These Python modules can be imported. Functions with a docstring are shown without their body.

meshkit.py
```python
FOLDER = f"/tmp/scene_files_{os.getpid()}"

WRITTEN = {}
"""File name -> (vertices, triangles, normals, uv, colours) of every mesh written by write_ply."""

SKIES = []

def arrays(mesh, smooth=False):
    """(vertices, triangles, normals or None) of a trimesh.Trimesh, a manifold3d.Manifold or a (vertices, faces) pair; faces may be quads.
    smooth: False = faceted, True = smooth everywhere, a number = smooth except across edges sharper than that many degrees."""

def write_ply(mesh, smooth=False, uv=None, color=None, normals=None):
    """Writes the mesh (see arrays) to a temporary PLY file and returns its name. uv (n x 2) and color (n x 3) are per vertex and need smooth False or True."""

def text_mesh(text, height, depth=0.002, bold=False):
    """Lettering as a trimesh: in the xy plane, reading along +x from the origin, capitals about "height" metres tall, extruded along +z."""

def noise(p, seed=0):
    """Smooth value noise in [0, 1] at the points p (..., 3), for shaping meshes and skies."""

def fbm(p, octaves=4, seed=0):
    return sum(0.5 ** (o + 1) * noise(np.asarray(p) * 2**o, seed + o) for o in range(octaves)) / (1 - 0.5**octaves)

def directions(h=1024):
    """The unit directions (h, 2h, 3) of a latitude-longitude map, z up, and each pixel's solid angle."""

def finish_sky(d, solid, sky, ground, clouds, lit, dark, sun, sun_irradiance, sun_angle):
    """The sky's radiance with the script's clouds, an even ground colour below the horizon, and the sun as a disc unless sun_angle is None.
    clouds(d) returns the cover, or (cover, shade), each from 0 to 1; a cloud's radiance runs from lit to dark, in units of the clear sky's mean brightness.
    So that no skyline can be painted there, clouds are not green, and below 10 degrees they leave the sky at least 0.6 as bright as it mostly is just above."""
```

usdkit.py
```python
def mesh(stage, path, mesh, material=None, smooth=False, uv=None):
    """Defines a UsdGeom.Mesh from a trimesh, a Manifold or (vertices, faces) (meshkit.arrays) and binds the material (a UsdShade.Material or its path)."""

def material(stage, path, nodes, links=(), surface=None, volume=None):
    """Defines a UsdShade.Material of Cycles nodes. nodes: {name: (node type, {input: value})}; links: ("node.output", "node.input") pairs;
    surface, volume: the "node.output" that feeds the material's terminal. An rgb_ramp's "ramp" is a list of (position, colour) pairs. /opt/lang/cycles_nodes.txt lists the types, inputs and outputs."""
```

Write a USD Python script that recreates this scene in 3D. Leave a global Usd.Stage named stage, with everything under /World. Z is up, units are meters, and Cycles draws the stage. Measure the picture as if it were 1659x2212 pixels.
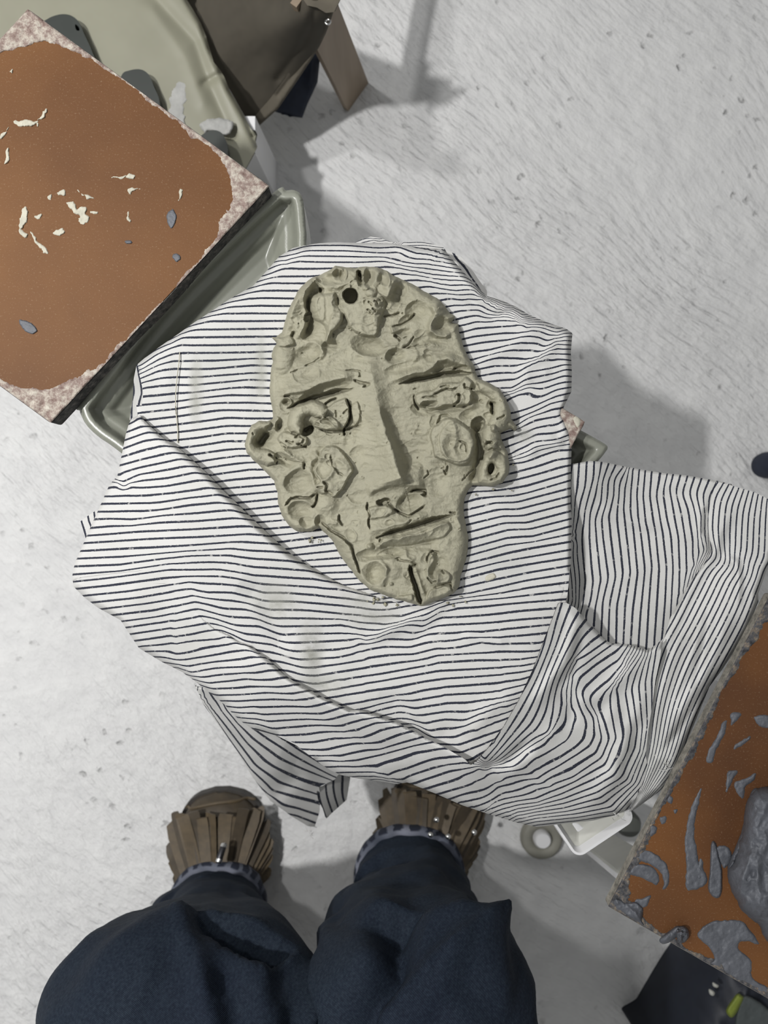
import math, random
import numpy as np, trimesh, shapely, usdkit, meshkit
from shapely.geometry import Polygon, LineString
from scipy.spatial import Delaunay
from scipy.interpolate import RBFInterpolator
from pxr import Usd, UsdGeom, UsdLux, UsdShade, Gf, Sdf, Vt

random.seed(7); np.random.seed(7)
stage = Usd.Stage.CreateInMemory()
UsdGeom.SetStageUpAxis(stage, 'Z'); UsdGeom.SetStageMetersPerUnit(stage, 1.0)
UsdGeom.Xform.Define(stage, '/World')

# ---------------------------------------------------------------- camera, light, exposure
W, HH, F = 1659.0, 2212.0, 1660.0          # picture size and focal length, pixels
CAM = 1.10                                 # the phone is held 1.1 m above the floor, looking straight down
cam = UsdGeom.Camera.Define(stage, '/World/camera')
cam.AddTranslateOp().Set((0, 0, CAM))
cam.CreateFocalLengthAttr(6.8); cam.CreateHorizontalApertureAttr(6.8 * W / F)
cam.CreateVerticalApertureAttr(6.8 * HH / F)
cam.CreateFStopAttr(2.0); cam.CreateFocusDistanceAttr(0.59)
cam.CreateClippingRangeAttr((0.02, 100.0))
cam.CreateExposureAttr(0.0)

dome = UsdLux.DomeLight.Define(stage, '/World/ambient_light')
dome.CreateColorAttr((0.99, 1.0, 1.0)); dome.CreateIntensityAttr(0.112)

def lamp(name, pos, radius, power, color=(1, 1, 1)):
    l = UsdLux.SphereLight.Define(stage, '/World/' + name)
    l.AddTranslateOp().Set(pos); l.CreateRadiusAttr(radius)
    l.CreateIntensityAttr(power / (math.pi * 4 * math.pi * radius ** 2)); l.CreateColorAttr(color)
    return l
key = UsdLux.DiskLight.Define(stage, '/World/ceiling_lamp')          # a downlight, its face turned a little to the left
key.AddTranslateOp().Set((-0.82, 0.17, 2.00)); key.AddRotateYOp().Set(20.0); key.CreateRadiusAttr(0.042)
key.CreateIntensityAttr(144 / (4 * math.pi * math.pi * 0.042 ** 2)); key.CreateColorAttr((1.0, 0.99, 0.975))
lamp('ceiling_lamp_001', (-0.86, 0.74, 1.95), 0.05, 36, (1.0, 0.99, 0.975))
lamp('ceiling_lamp_002', (-0.62, -0.95, 2.2), 0.07, 9, (0.98, 0.99, 1.0))

# ---------------------------------------------------------------- helpers
def P(px, py, z):
    """the point at height z that the photograph shows at (px, py): measured positions turned into metres"""
    px, py, z = np.asarray(px, float), np.asarray(py, float), np.asarray(z, float)
    k = (CAM - z) / F
    return np.stack(np.broadcast_arrays((px - 829.5) * k, (1106.0 - py) * k, z), -1)

CROP = {'C1': (270, 500, 4.1475), 'C2': (560, 480, 3.318), 'C3': (900, 500, 4.608), 'C4': (980, 840, 5.268),
        'C5': (140, 860, 4.1475), 'C6': (380, 1200, 4.1475), 'C7': (680, 1220, 4.1475), 'C8': (960, 1200, 4.253),
        'R1': (1160, 860, 3.3246), 'R2': (1160, 1260, 3.3246), 'R3': (1160, 1660, 3.3246), 'LL': (150, 900, 2.212), 'BL': (380, 1400, 2.304),
        'ZC': (500, 860, 4.1475), 'ZA': (500, 540, 4.1475), 'ZB': (780, 540, 4.1475), 'ZD': (780, 860, 4.1475), 'PX': (0, 0, 1.0)}
def T(crop, text):
    x, y, s = CROP[crop]
    return [(x + float(a) / s, y + float(b) / s) for a, b in (q.split(',') for q in text.split())]

used, ORIG = {}, {}
def numbered(name, parent):
    k = (parent, name); n = used.get(k, 0); used[k] = n + 1
    return name if n == 0 else f'{name}_{n:03d}'

def tag(prim, label=None, cat=None, group=None, kind=None):
    for k, v in (('label', label), ('category', cat), ('group', group), ('kind', kind)):
        if v: prim.SetCustomDataByKey(k, v)
    return prim

def thing(name, label, cat, group=None, loc=(0, 0, 0)):
    p = '/World/' + numbered(name, '/World')
    x = UsdGeom.Xform.Define(stage, p); x.AddTranslateOp().Set(tuple(map(float, loc)))
    ORIG[p] = np.array(loc, float)
    return tag(x.GetPrim(), label, cat, group)

def origin(prim):
    while prim and prim.GetPath() != Sdf.Path('/World'):
        if str(prim.GetPath()) in ORIG: return ORIG[str(prim.GetPath())]
        prim = prim.GetParent()
    return np.zeros(3)

def obj(name, mesh, mat, parent=None, smooth=30, uv=None, normals=None, label=None, cat=None, group=None, kind=None):
    base = str(parent.GetPath()) if parent else '/World'
    p = base + '/' + numbered(name, base)
    if normals is None:
        v, f, n = meshkit.arrays(mesh, smooth)
    else:
        v, f, n = np.asarray(mesh[0], float), np.asarray(mesh[1], int), np.asarray(normals)
    v = v - origin(parent)
    m = UsdGeom.Mesh.Define(stage, p)
    m.CreatePointsAttr(Vt.Vec3fArray.FromNumpy(v.astype(np.float32)))
    m.CreateFaceVertexCountsAttr(Vt.IntArray.FromNumpy(np.full(len(f), 3, np.int32)))
    m.CreateFaceVertexIndicesAttr(Vt.IntArray.FromNumpy(f.astype(np.int32).ravel()))
    m.CreateSubdivisionSchemeAttr('none')
    if n is not None:
        m.CreateNormalsAttr(Vt.Vec3fArray.FromNumpy(n.astype(np.float32))); m.SetNormalsInterpolation('vertex')
    if uv is not None:
        UsdGeom.PrimvarsAPI(m).CreatePrimvar('st', Sdf.ValueTypeNames.TexCoord2fArray, 'vertex').Set(Vt.Vec2fArray.FromNumpy(np.asarray(uv, np.float32)))
    UsdShade.MaterialBindingAPI.Apply(m.GetPrim()).Bind(mat)
    return tag(m.GetPrim(), label, cat, group, kind)

def cat_(meshes): return trimesh.util.concatenate(meshes)

def resample(pts, step, closed=False):
    pts = np.asarray(pts, float)
    if closed: pts = np.vstack([pts, pts[:1]])
    d = np.r_[0, np.cumsum(np.linalg.norm(np.diff(pts, axis=0), axis=1))]
    n = max(2, int(round(d[-1] / step)) + 1)
    t = np.linspace(0, d[-1], n)
    out = np.stack([np.interp(t, d, pts[:, k]) for k in range(pts.shape[1])], 1)
    return out[:-1] if closed else out

def spline(pts, step, closed=False):
    """Catmull-Rom through the points, resampled"""
    pts = np.asarray(pts, float); n = len(pts)
    if n < 3: return resample(pts, step, closed)
    idx = lambda i: pts[i % n] if closed else pts[min(max(i, 0), n - 1)]
    out = []
    for i in range(n if closed else n - 1):
        a, b, c, d = idx(i - 1), idx(i), idx(i + 1), idx(i + 2)
        for t in np.linspace(0, 1, 10, endpoint=False):
            out.append(0.5 * (2 * b + (c - a) * t + (2 * a - 5 * b + 4 * c - d) * t * t + (3 * b - a - 3 * c + d) * t ** 3))
    if not closed: out.append(pts[-1])
    return resample(out, step, closed)

def dist(X, line):
    return shapely.distance(shapely.points(X[:, 0], X[:, 1]), line if hasattr(line, 'geom_type') else LineString(line))

def along(X, line):
    """fraction 0..1 of the nearest place on the polyline"""
    l = LineString(line)
    return shapely.line_locate_point(l, shapely.points(X[:, 0], X[:, 1])) / l.length

def fbm2(X, scale, octaves=4, seed=0):
    return meshkit.fbm(np.c_[X / scale, np.full(len(X), 0.37 + seed)], octaves, seed) - 0.5

def fill(outline, step, extra=()):
    """points on a grid inside a polygon, its border first, and the triangles between them"""
    poly = Polygon(outline)
    if not poly.is_valid: poly = poly.buffer(0)
    if poly.geom_type != 'Polygon': poly = max(poly.geoms, key=lambda g: g.area)
    border = resample(np.array(poly.exterior.coords)[:-1], step, True)
    poly = Polygon(border)
    x0, y0, x1, y1 = poly.bounds
    gx, gy = np.meshgrid(np.arange(x0, x1, step), np.arange(y0, y1, step * 0.9))
    gx[1::2] += step / 2
    g = np.c_[gx.ravel(), gy.ravel()]
    inner = poly.buffer(-0.55 * step)
    shapely.prepare(inner)
    g = g[shapely.contains_xy(inner, g[:, 0], g[:, 1])]
    pts = np.vstack([border, g])
    tri = Delaunay(pts).simplices
    c = pts[tri].mean(1)
    shapely.prepare(poly)
    tri = tri[shapely.contains_xy(poly, c[:, 0], c[:, 1])]
    a = pts[tri]
    flip = np.cross(a[:, 1] - a[:, 0], a[:, 2] - a[:, 0]) > 0     # pixel rows run down: make faces look up
    tri[flip] = tri[flip][:, ::-1]
    return pts, tri, len(border)

def vnormals(v, f):
    n = np.zeros_like(v); c = np.cross(v[f[:, 1]] - v[f[:, 0]], v[f[:, 2]] - v[f[:, 0]])
    for k in range(3): np.add.at(n, f[:, k], c)
    return n / np.maximum(np.linalg.norm(n, axis=1, keepdims=True), 1e-12)

def solid(top, f, nb, thick, drop=None):
    """close a sheet into a thin solid: top surface, underside and rim"""
    n = vnormals(top, f)
    low = top - n * thick if drop is None else np.c_[top[:, :2], np.full(len(top), drop)]
    N = len(top); b = np.arange(nb); c = (b + 1) % nb
    rim = np.vstack([np.c_[b, c, b + N], np.c_[c, c + N, b + N]])
    v0 = np.vstack([top, low])
    f0 = np.vstack([f, f[:, ::-1] + N, rim])
    m = trimesh.Trimesh(v0, f0, process=False)
    # rim facing out: compare with the first top edge
    if nb and len(rim):
        e = v0[c[0]] - v0[b[0]]
        used_edge = {(int(t[i]), int(t[(i + 1) % 3])) for t in f for i in range(3) if t[i] < nb and t[(i + 1) % 3] < nb}
        if (0, 1) in used_edge:
            f0 = np.vstack([f, f[:, ::-1] + N, rim[:, ::-1]])
    return v0, f0

def box(sx, sy, sz, at=(0, 0, 0), r=0.0):
    if r <= 0:
        m = trimesh.creation.box((sx, sy, sz))
    else:
        import manifold3d as m3
        s = m3.Manifold.sphere(r, 12)
        m_ = m3.Manifold.batch_hull([s.translate((i * (sx / 2 - r), j * (sy / 2 - r), k * (sz / 2 - r))) for i in (-1, 1) for j in (-1, 1) for k in (-1, 1)])
        q = m_.to_mesh(); m = trimesh.Trimesh(q.vert_properties[:, :3], q.tri_verts, process=False)
    m.apply_translation(at); return m

def tube(path, radius, n=12, caps=True, squash=1.0):
    path = np.asarray(path, float); r = np.broadcast_to(radius, len(path))
    t = np.gradient(path, axis=0); t /= np.linalg.norm(t, axis=1, keepdims=True)
    up = np.array([0, 0, 1.0]); v = []
    for p, d, q in zip(path, t, r):
        a = np.cross(up, d); la = np.linalg.norm(a)
        a = np.array([1.0, 0, 0]) if la < 1e-3 else a / la
        b = np.cross(d, a)
        for k in range(n):
            w = 2 * math.pi * k / n
            v.append(p + q * (a * math.cos(w) + b * math.sin(w) * squash))
    v = np.array(v); f = []
    for i in range(len(path) - 1):
        for k in range(n):
            a, b = i * n + k, i * n + (k + 1) % n
            f += [(a, b, b + n), (a, b + n, a + n)]
    if caps:
        v = np.vstack([v, path[0], path[-1]]); c0, c1 = len(v) - 2, len(v) - 1
        o = (len(path) - 1) * n
        for k in range(n): f += [(c0, (k + 1) % n, k), (c1, o + k, o + (k + 1) % n)]
    return trimesh.Trimesh(v, f, process=False)

def lathe(profile, at=(0, 0, 0), n=40):
    m = trimesh.creation.revolve(np.asarray(profile, float), sections=n); m.apply_translation(at); return m

def prism(poly_px, z0, z1, bevel=0.0):
    """an upright prism whose top outline is given in picture points at height z1"""
    top = P(*np.array(poly_px, float).T, z1)[:, :2]
    pg = Polygon(top).buffer(0)
    if bevel: pg = pg.buffer(-bevel, join_style=1).buffer(bevel, quad_segs=6)
    m = trimesh.creation.extrude_polygon(pg, z1 - z0); m.apply_translation((0, 0, z0)); return m

# ---------------------------------------------------------------- materials
LOOK = '/World/Looks/'
def mat(name, nodes, links, surface='p.BSDF'): return usdkit.material(stage, LOOK + name, nodes, links, surface)

def plain(name, col, rough=0.6, var=0.12, scale=30.0, bump=0.0, bscale=200.0, dist_=0.002, **kw):
    """colour with soft noise variation and optional fine relief"""
    lo, hi = [tuple(min(1, c * (1 + s * var)) for c in col) for s in (-1, 1)]
    nodes = {'tc': ('texture_coordinate', {}), 'n': ('noise_texture', {'scale': scale, 'detail': 5.0, 'roughness': 0.6}),
             'r': ('rgb_ramp', {'ramp': [(0.3, lo), (0.7, hi)]}), 'p': ('principled_bsdf', {'roughness': rough, **kw})}
    links = [('tc.object', 'n.vector'), ('n.fac', 'r.fac'), ('r.color', 'p.base_color')]
    if bump:
        nodes['bn'] = ('noise_texture', {'scale': bscale, 'detail': 6.0, 'roughness': 0.65})
        nodes['b'] = ('bump', {'strength': bump, 'distance': dist_})
        links += [('tc.object', 'bn.vector'), ('bn.fac', 'b.height'), ('b.normal', 'p.normal')]
    return mat(name, nodes, links)

# painted concrete: trowel ripples, pin holes, dust
floor_m = mat('painted_concrete', {
    'tc': ('texture_coordinate', {}),
    'warp': ('noise_texture', {'scale': 1.3, 'detail': 2.0}),
    'wm': ('mix_vector', {'fac': 0.22}),
    'm0': ('mapping', {'rotation': (0, 0, 0.72)}), 'm': ('mapping', {'scale': (34, 120, 1)}),
    'grain': ('noise_texture', {'scale': 1.0, 'detail': 3.5, 'roughness': 0.55}),
    'big': ('noise_texture', {'scale': 26.0, 'detail': 4.0, 'roughness': 0.6}),
    'patch': ('noise_texture', {'scale': 2.6, 'detail': 2.0}),
    'pm': ('map_range', {'from_min': 0.35, 'from_max': 0.65, 'to_min': 0.25, 'to_max': 1.0, 'clamp': True}),
    'gm': ('math', {'math_type': 'multiply'}),
    'vw': ('noise_texture', {'scale': 90.0, 'detail': 3.0}), 'vd': ('mix_vector', {'fac': 0.018}), 'vor': ('voronoi_texture', {'scale': 40.0, 'randomness': 1.0}),
    'vr': ('map_range', {'from_min': 0.05, 'from_max': 0.20, 'to_min': 1.0, 'to_max': 0.0, 'clamp': True}),
    'vn': ('noise_texture', {'scale': 7.0, 'detail': 2.0}),
    'vk': ('map_range', {'from_min': 0.44, 'from_max': 0.62, 'to_min': 0.0, 'to_max': 1.0, 'clamp': True}),
    'pit': ('math', {'math_type': 'multiply'}),
    'h': ('math', {'math_type': 'multiply_add', 'value2': 0.55}),
    'h2': ('math', {'math_type': 'multiply_add', 'value2': -0.22}),
    'b': ('bump', {'strength': 1.0, 'distance': 0.011}),
    'c1': ('rgb_ramp', {'ramp': [(0.3, (0.585, 0.585, 0.585)), (0.7, (0.66, 0.66, 0.655))]}),
    'c2': ('mix', {'color2': (0.30, 0.30, 0.295)}),
    'pk': ('math', {'math_type': 'multiply', 'value2': 0.62}),
    'p': ('principled_bsdf', {'roughness': 0.72})},
    [('tc.object', 'warp.vector'), ('tc.object', 'wm.a'), ('warp.color', 'wm.b'), ('wm.result', 'm0.vector'), ('m0.vector', 'm.vector'), ('m.vector', 'grain.vector'),
     ('tc.object', 'big.vector'), ('tc.object', 'patch.vector'), ('patch.fac', 'pm.value'), ('grain.fac', 'gm.value1'), ('pm.result', 'gm.value2'),
     ('tc.object', 'vw.vector'), ('tc.object', 'vd.a'), ('vw.color', 'vd.b'), ('vd.result', 'vor.vector'), ('vor.distance', 'vr.value'), ('tc.object', 'vn.vector'), ('vn.fac', 'vk.value'), ('vr.result', 'pit.value1'), ('vk.result', 'pit.value2'),
     ('big.fac', 'h.value1'), ('gm.value', 'h.value3'), ('pit.value', 'h2.value1'), ('h.value', 'h2.value3'), ('h2.value', 'b.height'), ('b.normal', 'p.normal'),
     ('big.fac', 'c1.fac'), ('c1.color', 'c2.color1'), ('pit.value', 'pk.value1'), ('pk.value', 'c2.fac'), ('c2.color', 'p.base_color')])

# ticking cloth: uv.y counts the woven stripes
STAINS = [(672, 1395, 34, 75, .8), (600, 1300, 70, 60, .5), (425, 850, 20, 95, .6), (565, 800, 16, 110, .6), (640, 700, 40, 60, .3), (800, 1330, 90, 30, .45), (700, 1480, 70, 26, .6), (1130, 940, 30, 24, .45), (790, 1290, 60, 26, .5)]
sn, sl_, prev = {}, [], None
for k_, (x_, y_, a_, b_, s_) in enumerate(STAINS):
    q_ = P(x_, y_, 0.5); g_ = 0.6 / F
    sn.update({f's{k_}m': ('mapping', {'location': (-q_[0] / (a_ * g_), -q_[1] / (b_ * g_), 0), 'scale': (1 / (a_ * g_), 1 / (b_ * g_), 0)}), f's{k_}g': ('gradient_texture', {'gradient_type': 'spherical'}), f's{k_}s': ('math', {'math_type': 'multiply_add', 'value2': s_, 'value3': 0.0})})
    sl_ += [('uv.object', f's{k_}m.vector'), (f's{k_}m.vector', f's{k_}g.vector'), (f's{k_}g.fac', f's{k_}s.value1')] + ([(prev, f's{k_}s.value3')] if prev else []); prev = f's{k_}s.value'
sn.update({'smn': ('noise_texture', {'scale': 55.0, 'detail': 6.0, 'roughness': 0.65}), 'smr': ('map_range', {'from_min': 0.32, 'from_max': 0.62, 'to_min': 0.0, 'to_max': 1.5, 'clamp': True}), 'smm': ('math', {'math_type': 'multiply', 'use_clamp': True}), 'smc': ('mix', {'color2': (0.27, 0.27, 0.235)})})
sl_ += [('uv.object', 'smn.vector'), ('smn.fac', 'smr.value'), ('smr.result', 'smm.value1'), (prev, 'smm.value2'), ('mx.color', 'smc.color1'), ('smm.value', 'smc.fac'), ('smc.color', 'p.base_color')]
cloth_m = mat('striped_cotton', {**sn,
    
    'uv': ('texture_coordinate', {}), 'sx': ('separate_xyz', {}),
    'wn': ('noise_texture', {'scale': 900.0, 'detail': 2.0}), 'wa': ('math', {'math_type': 'multiply_add', 'value2': 0.10}),
    'fr': ('math', {'math_type': 'fraction'}), 'ce': ('math', {'math_type': 'subtract', 'value2': 0.55}), 'ab': ('math', {'math_type': 'absolute'}),
    'st': ('map_range', {'from_min': 0.115, 'from_max': 0.155, 'to_min': 1.0, 'to_max': 0.0, 'clamp': True}),
    'dn': ('noise_texture', {'scale': 260.0, 'detail': 3.0}), 'dm': ('map_range', {'from_min': 0.62, 'from_max': 0.72, 'to_min': 1.0, 'to_max': 0.45, 'clamp': True}),
    'sm': ('math', {'math_type': 'multiply'}),
    'gn': ('noise_texture', {'scale': 14.0, 'detail': 5.0, 'roughness': 0.6}),
    'wc': ('rgb_ramp', {'ramp': [(0.30, (0.485, 0.485, 0.465)), (0.52, (0.56, 0.555, 0.54)), (1.0, (0.58, 0.575, 0.56))]}),
    'mx': ('mix', {'color2': (0.018, 0.021, 0.036)}),
    'bn': ('noise_texture', {'scale': 700.0, 'detail': 3.0}), 'b': ('bump', {'strength': 0.18, 'distance': 0.0006}),
    'p': ('principled_bsdf', {'roughness': 0.85})},
    [('uv.UV', 'sx.vector'), ('uv.object', 'wn.vector'), ('wn.fac', 'wa.value1'), ('sx.y', 'wa.value3'), ('wa.value', 'fr.value1'), ('fr.value', 'ce.value1'), ('ce.value', 'ab.value1'),
     ('ab.value', 'st.value'), ('uv.object', 'dn.vector'), ('dn.fac', 'dm.value'), ('st.result', 'sm.value1'), ('dm.result', 'sm.value2'),
     ('uv.object', 'gn.vector'), ('gn.fac', 'wc.fac'), ('wc.color', 'mx.color1'), ('sm.value', 'mx.fac'),
     ('uv.object', 'bn.vector'), ('bn.fac', 'b.height'), ('b.normal', 'p.normal')] + sl_)

clay_m = plain('stoneware_clay', (0.312, 0.298, 0.220), 0.66, 0.10, 35.0, 0.5, 420.0, 0.0020)
slate_clay_m = plain('blue_grey_clay', (0.094, 0.100, 0.115), 0.50, 0.16, 60.0, 0.4, 300.0, 0.002)
pale_clay_m = plain('dried_pale_clay', (0.46, 0.44, 0.36), 0.8, 0.15, 90.0, 0.4, 500.0, 0.001)
def board_mat(name, a, b, sc=7.0):
    return mat(name, {
        'tc': ('texture_coordinate', {}), 'n': ('noise_texture', {'scale': sc, 'detail': 4.0, 'roughness': 0.55}),
        'r': ('rgb_ramp', {'ramp': [(0.32, a), (0.68, b)]}),
        'f': ('noise_texture', {'scale': 650.0, 'detail': 2.0}), 'fr': ('map_range', {'from_min': 0.60, 'from_max': 0.85, 'to_min': 0.0, 'to_max': 0.22, 'clamp': True}),
        'mx': ('mix', {'color2': (0.55, 0.42, 0.28)}),
        'b': ('bump', {'strength': 0.12, 'distance': 0.0008}), 'p': ('principled_bsdf', {'roughness': 0.6, 'specular_ior_level': 0.22})},
        [('tc.object', 'n.vector'), ('n.fac', 'r.fac'), ('tc.object', 'f.vector'), ('f.fac', 'fr.value'), ('r.color', 'mx.color1'), ('fr.result', 'mx.fac'), ('mx.color', 'p.base_color'),
         ('f.fac', 'b.height'), ('b.normal', 'p.normal')])
board_m = board_mat('brown_board', (0.112, 0.046, 0.014), (0.158, 0.069, 0.022))
board2_m = board_mat('rust_board', (0.070, 0.030, 0.014), (0.170, 0.070, 0.021), 5.0)
def crust_mat(name, cols, sc=170.0):
    return mat(name, {'tc': ('texture_coordinate', {}), 'n': ('noise_texture', {'scale': sc, 'detail': 7.0, 'roughness': 0.72, 'distortion': 0.1}),
        'r': ('rgb_ramp', {'ramp': cols}), 'b': ('bump', {'strength': 0.6, 'distance': 0.002}), 'p': ('principled_bsdf', {'roughness': 0.9})},
        [('tc.object', 'n.vector'), ('n.fac', 'r.fac'), ('r.color', 'p.base_color'), ('n.fac', 'b.height'), ('b.normal', 'p.normal')])
crust_m = crust_mat('dried_clay_crust', [(0.32, (0.14, 0.085, 0.07)), (0.46, (0.25, 0.19, 0.165)), (0.56, (0.40, 0.35, 0.30)), (0.70, (0.55, 0.52, 0.45))])
crust2_m = crust_mat('slate_clay_crust', [(0.36, (0.03, 0.03, 0.035)), (0.50, (0.09, 0.09, 0.095)), (0.60, (0.20, 0.16, 0.12)), (0.72, (0.36, 0.32, 0.26))])
edge_m = crust_mat('stained_plywood_edge', [(0.35, (0.02, 0.02, 0.022)), (0.52, (0.075, 0.072, 0.068)), (0.72, (0.22, 0.20, 0.18))], 160.0)
edge2_m = crust_mat('pale_plywood_edge', [(0.35, (0.10, 0.095, 0.08)), (0.52, (0.22, 0.205, 0.175)), (0.72, (0.33, 0.31, 0.27))], 160.0)
tray_m = plain('grey_green_plastic', (0.215, 0.222, 0.185), 0.33, 0.07, 12.0)
shaded_white_m = plain('shaded_white_plastic', (0.25, 0.245, 0.185), 0.5, 0.06, 10.0)  # white chair plastic, its shade painted in as a sage tone
lit_patch_m = plain('lit_patch', (0.36, 0.36, 0.345), 0.8, 0.15, 60.0, 0.3, 300.0)  # paler tone painting the light that reaches the shaded seat
white_m = plain('white_plastic', (0.72, 0.72, 0.73), 0.45, 0.04, 15.0)
grey_m = plain('pale_grey_plastic', (0.46, 0.46, 0.42), 0.45, 0.07, 20.0)
darkgreen_m = plain('dark_green_plastic', (0.026, 0.031, 0.027), 0.45, 0.08, 25.0)
knob_m = plain('dark_grey_rubber', (0.075, 0.080, 0.072), 0.55, 0.1, 30.0)
canvas_m = plain('brown_canvas', (0.062, 0.054, 0.040), 0.9, 0.14, 26.0, 0.35, 900.0, 0.0008)
hem_m = plain('canvas_hem', (0.105, 0.092, 0.070), 0.9, 0.14, 40.0, 0.35, 900.0, 0.0008)
navy_m = plain('navy_denim', (0.017, 0.023, 0.042), 0.85, 0.2, 60.0, 0.3, 900.0, 0.0008)
wood_m = mat('pale_beech', {'tc': ('texture_coordinate', {}), 'm': ('mapping', {'scale': (60, 60, 6)}), 'n': ('noise_texture', {'scale': 1.0, 'detail': 4.0}),
    'r': ('rgb_ramp', {'ramp': [(0.3, (0.215, 0.165, 0.115)), (0.7, (0.275, 0.215, 0.155))]}), 'p': ('principled_bsdf', {'roughness': 0.5})},
    [('tc.object', 'm.vector'), ('m.vector', 'n.vector'), ('n.fac', 'r.fac'), ('r.color', 'p.base_color')])
metal_m = mat('steel', {'p': ('principled_bsdf', {'base_color': (0.75, 0.75, 0.74), 'metallic': 1.0, 'roughness': 0.22})}, [])
gunmetal_m = mat('gunmetal', {'p': ('principled_bsdf', {'base_color': (0.06, 0.06, 0.065), 'metallic': 0.9, 'roughness': 0.4})}, [])
denim_m = mat('blue_denim', {
    'tc': ('texture_coordinate', {}), 'sx': ('separate_xyz', {}), 'mp': ('mapping', {'scale': (520, 520, 520), 'rotation': (0.3, 0.2, 0.6)}),
    'w': ('wave_texture', {'scale': 0.55, 'distortion': 1.2, 'detail': 1.0}), 'n': ('noise_texture', {'scale': 420.0, 'detail': 3.0}),
    'bg': ('noise_texture', {'scale': 9.0, 'detail': 3.0}),
    'a': ('mix_float', {'fac': 0.55}), 'r': ('rgb_ramp', {'ramp': [(0.25, (0.003, 0.005, 0.012)), (0.55, (0.008, 0.014, 0.025)), (0.85, (0.036, 0.049, 0.065))]}),
    'r2': ('rgb_ramp', {'ramp': [(0.3, (0.75, 0.8, 0.9)), (0.7, (1.15, 1.15, 1.1))]}), 'mx': ('mix', {'mix_type': 'multiply', 'fac': 1.0}),
    'b': ('bump', {'strength': 0.25, 'distance': 0.0008}), 'p': ('principled_bsdf', {'roughness': 0.85, 'specular_ior_level': 0.2})},
    [('tc.object', 'mp.vector'), ('mp.vector', 'w.vector'), ('tc.object', 'n.vector'), ('w.fac', 'a.a'), ('n.fac', 'a.b'), ('a.result', 'r.fac'), ('tc.object', 'bg.vector'), ('bg.fac', 'r2.fac'),
     ('r.color', 'mx.color1'), ('r2.color', 'mx.color2'), ('mx.color', 'p.base_color'), ('a.result', 'b.height'), ('b.normal', 'p.normal')])
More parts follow.
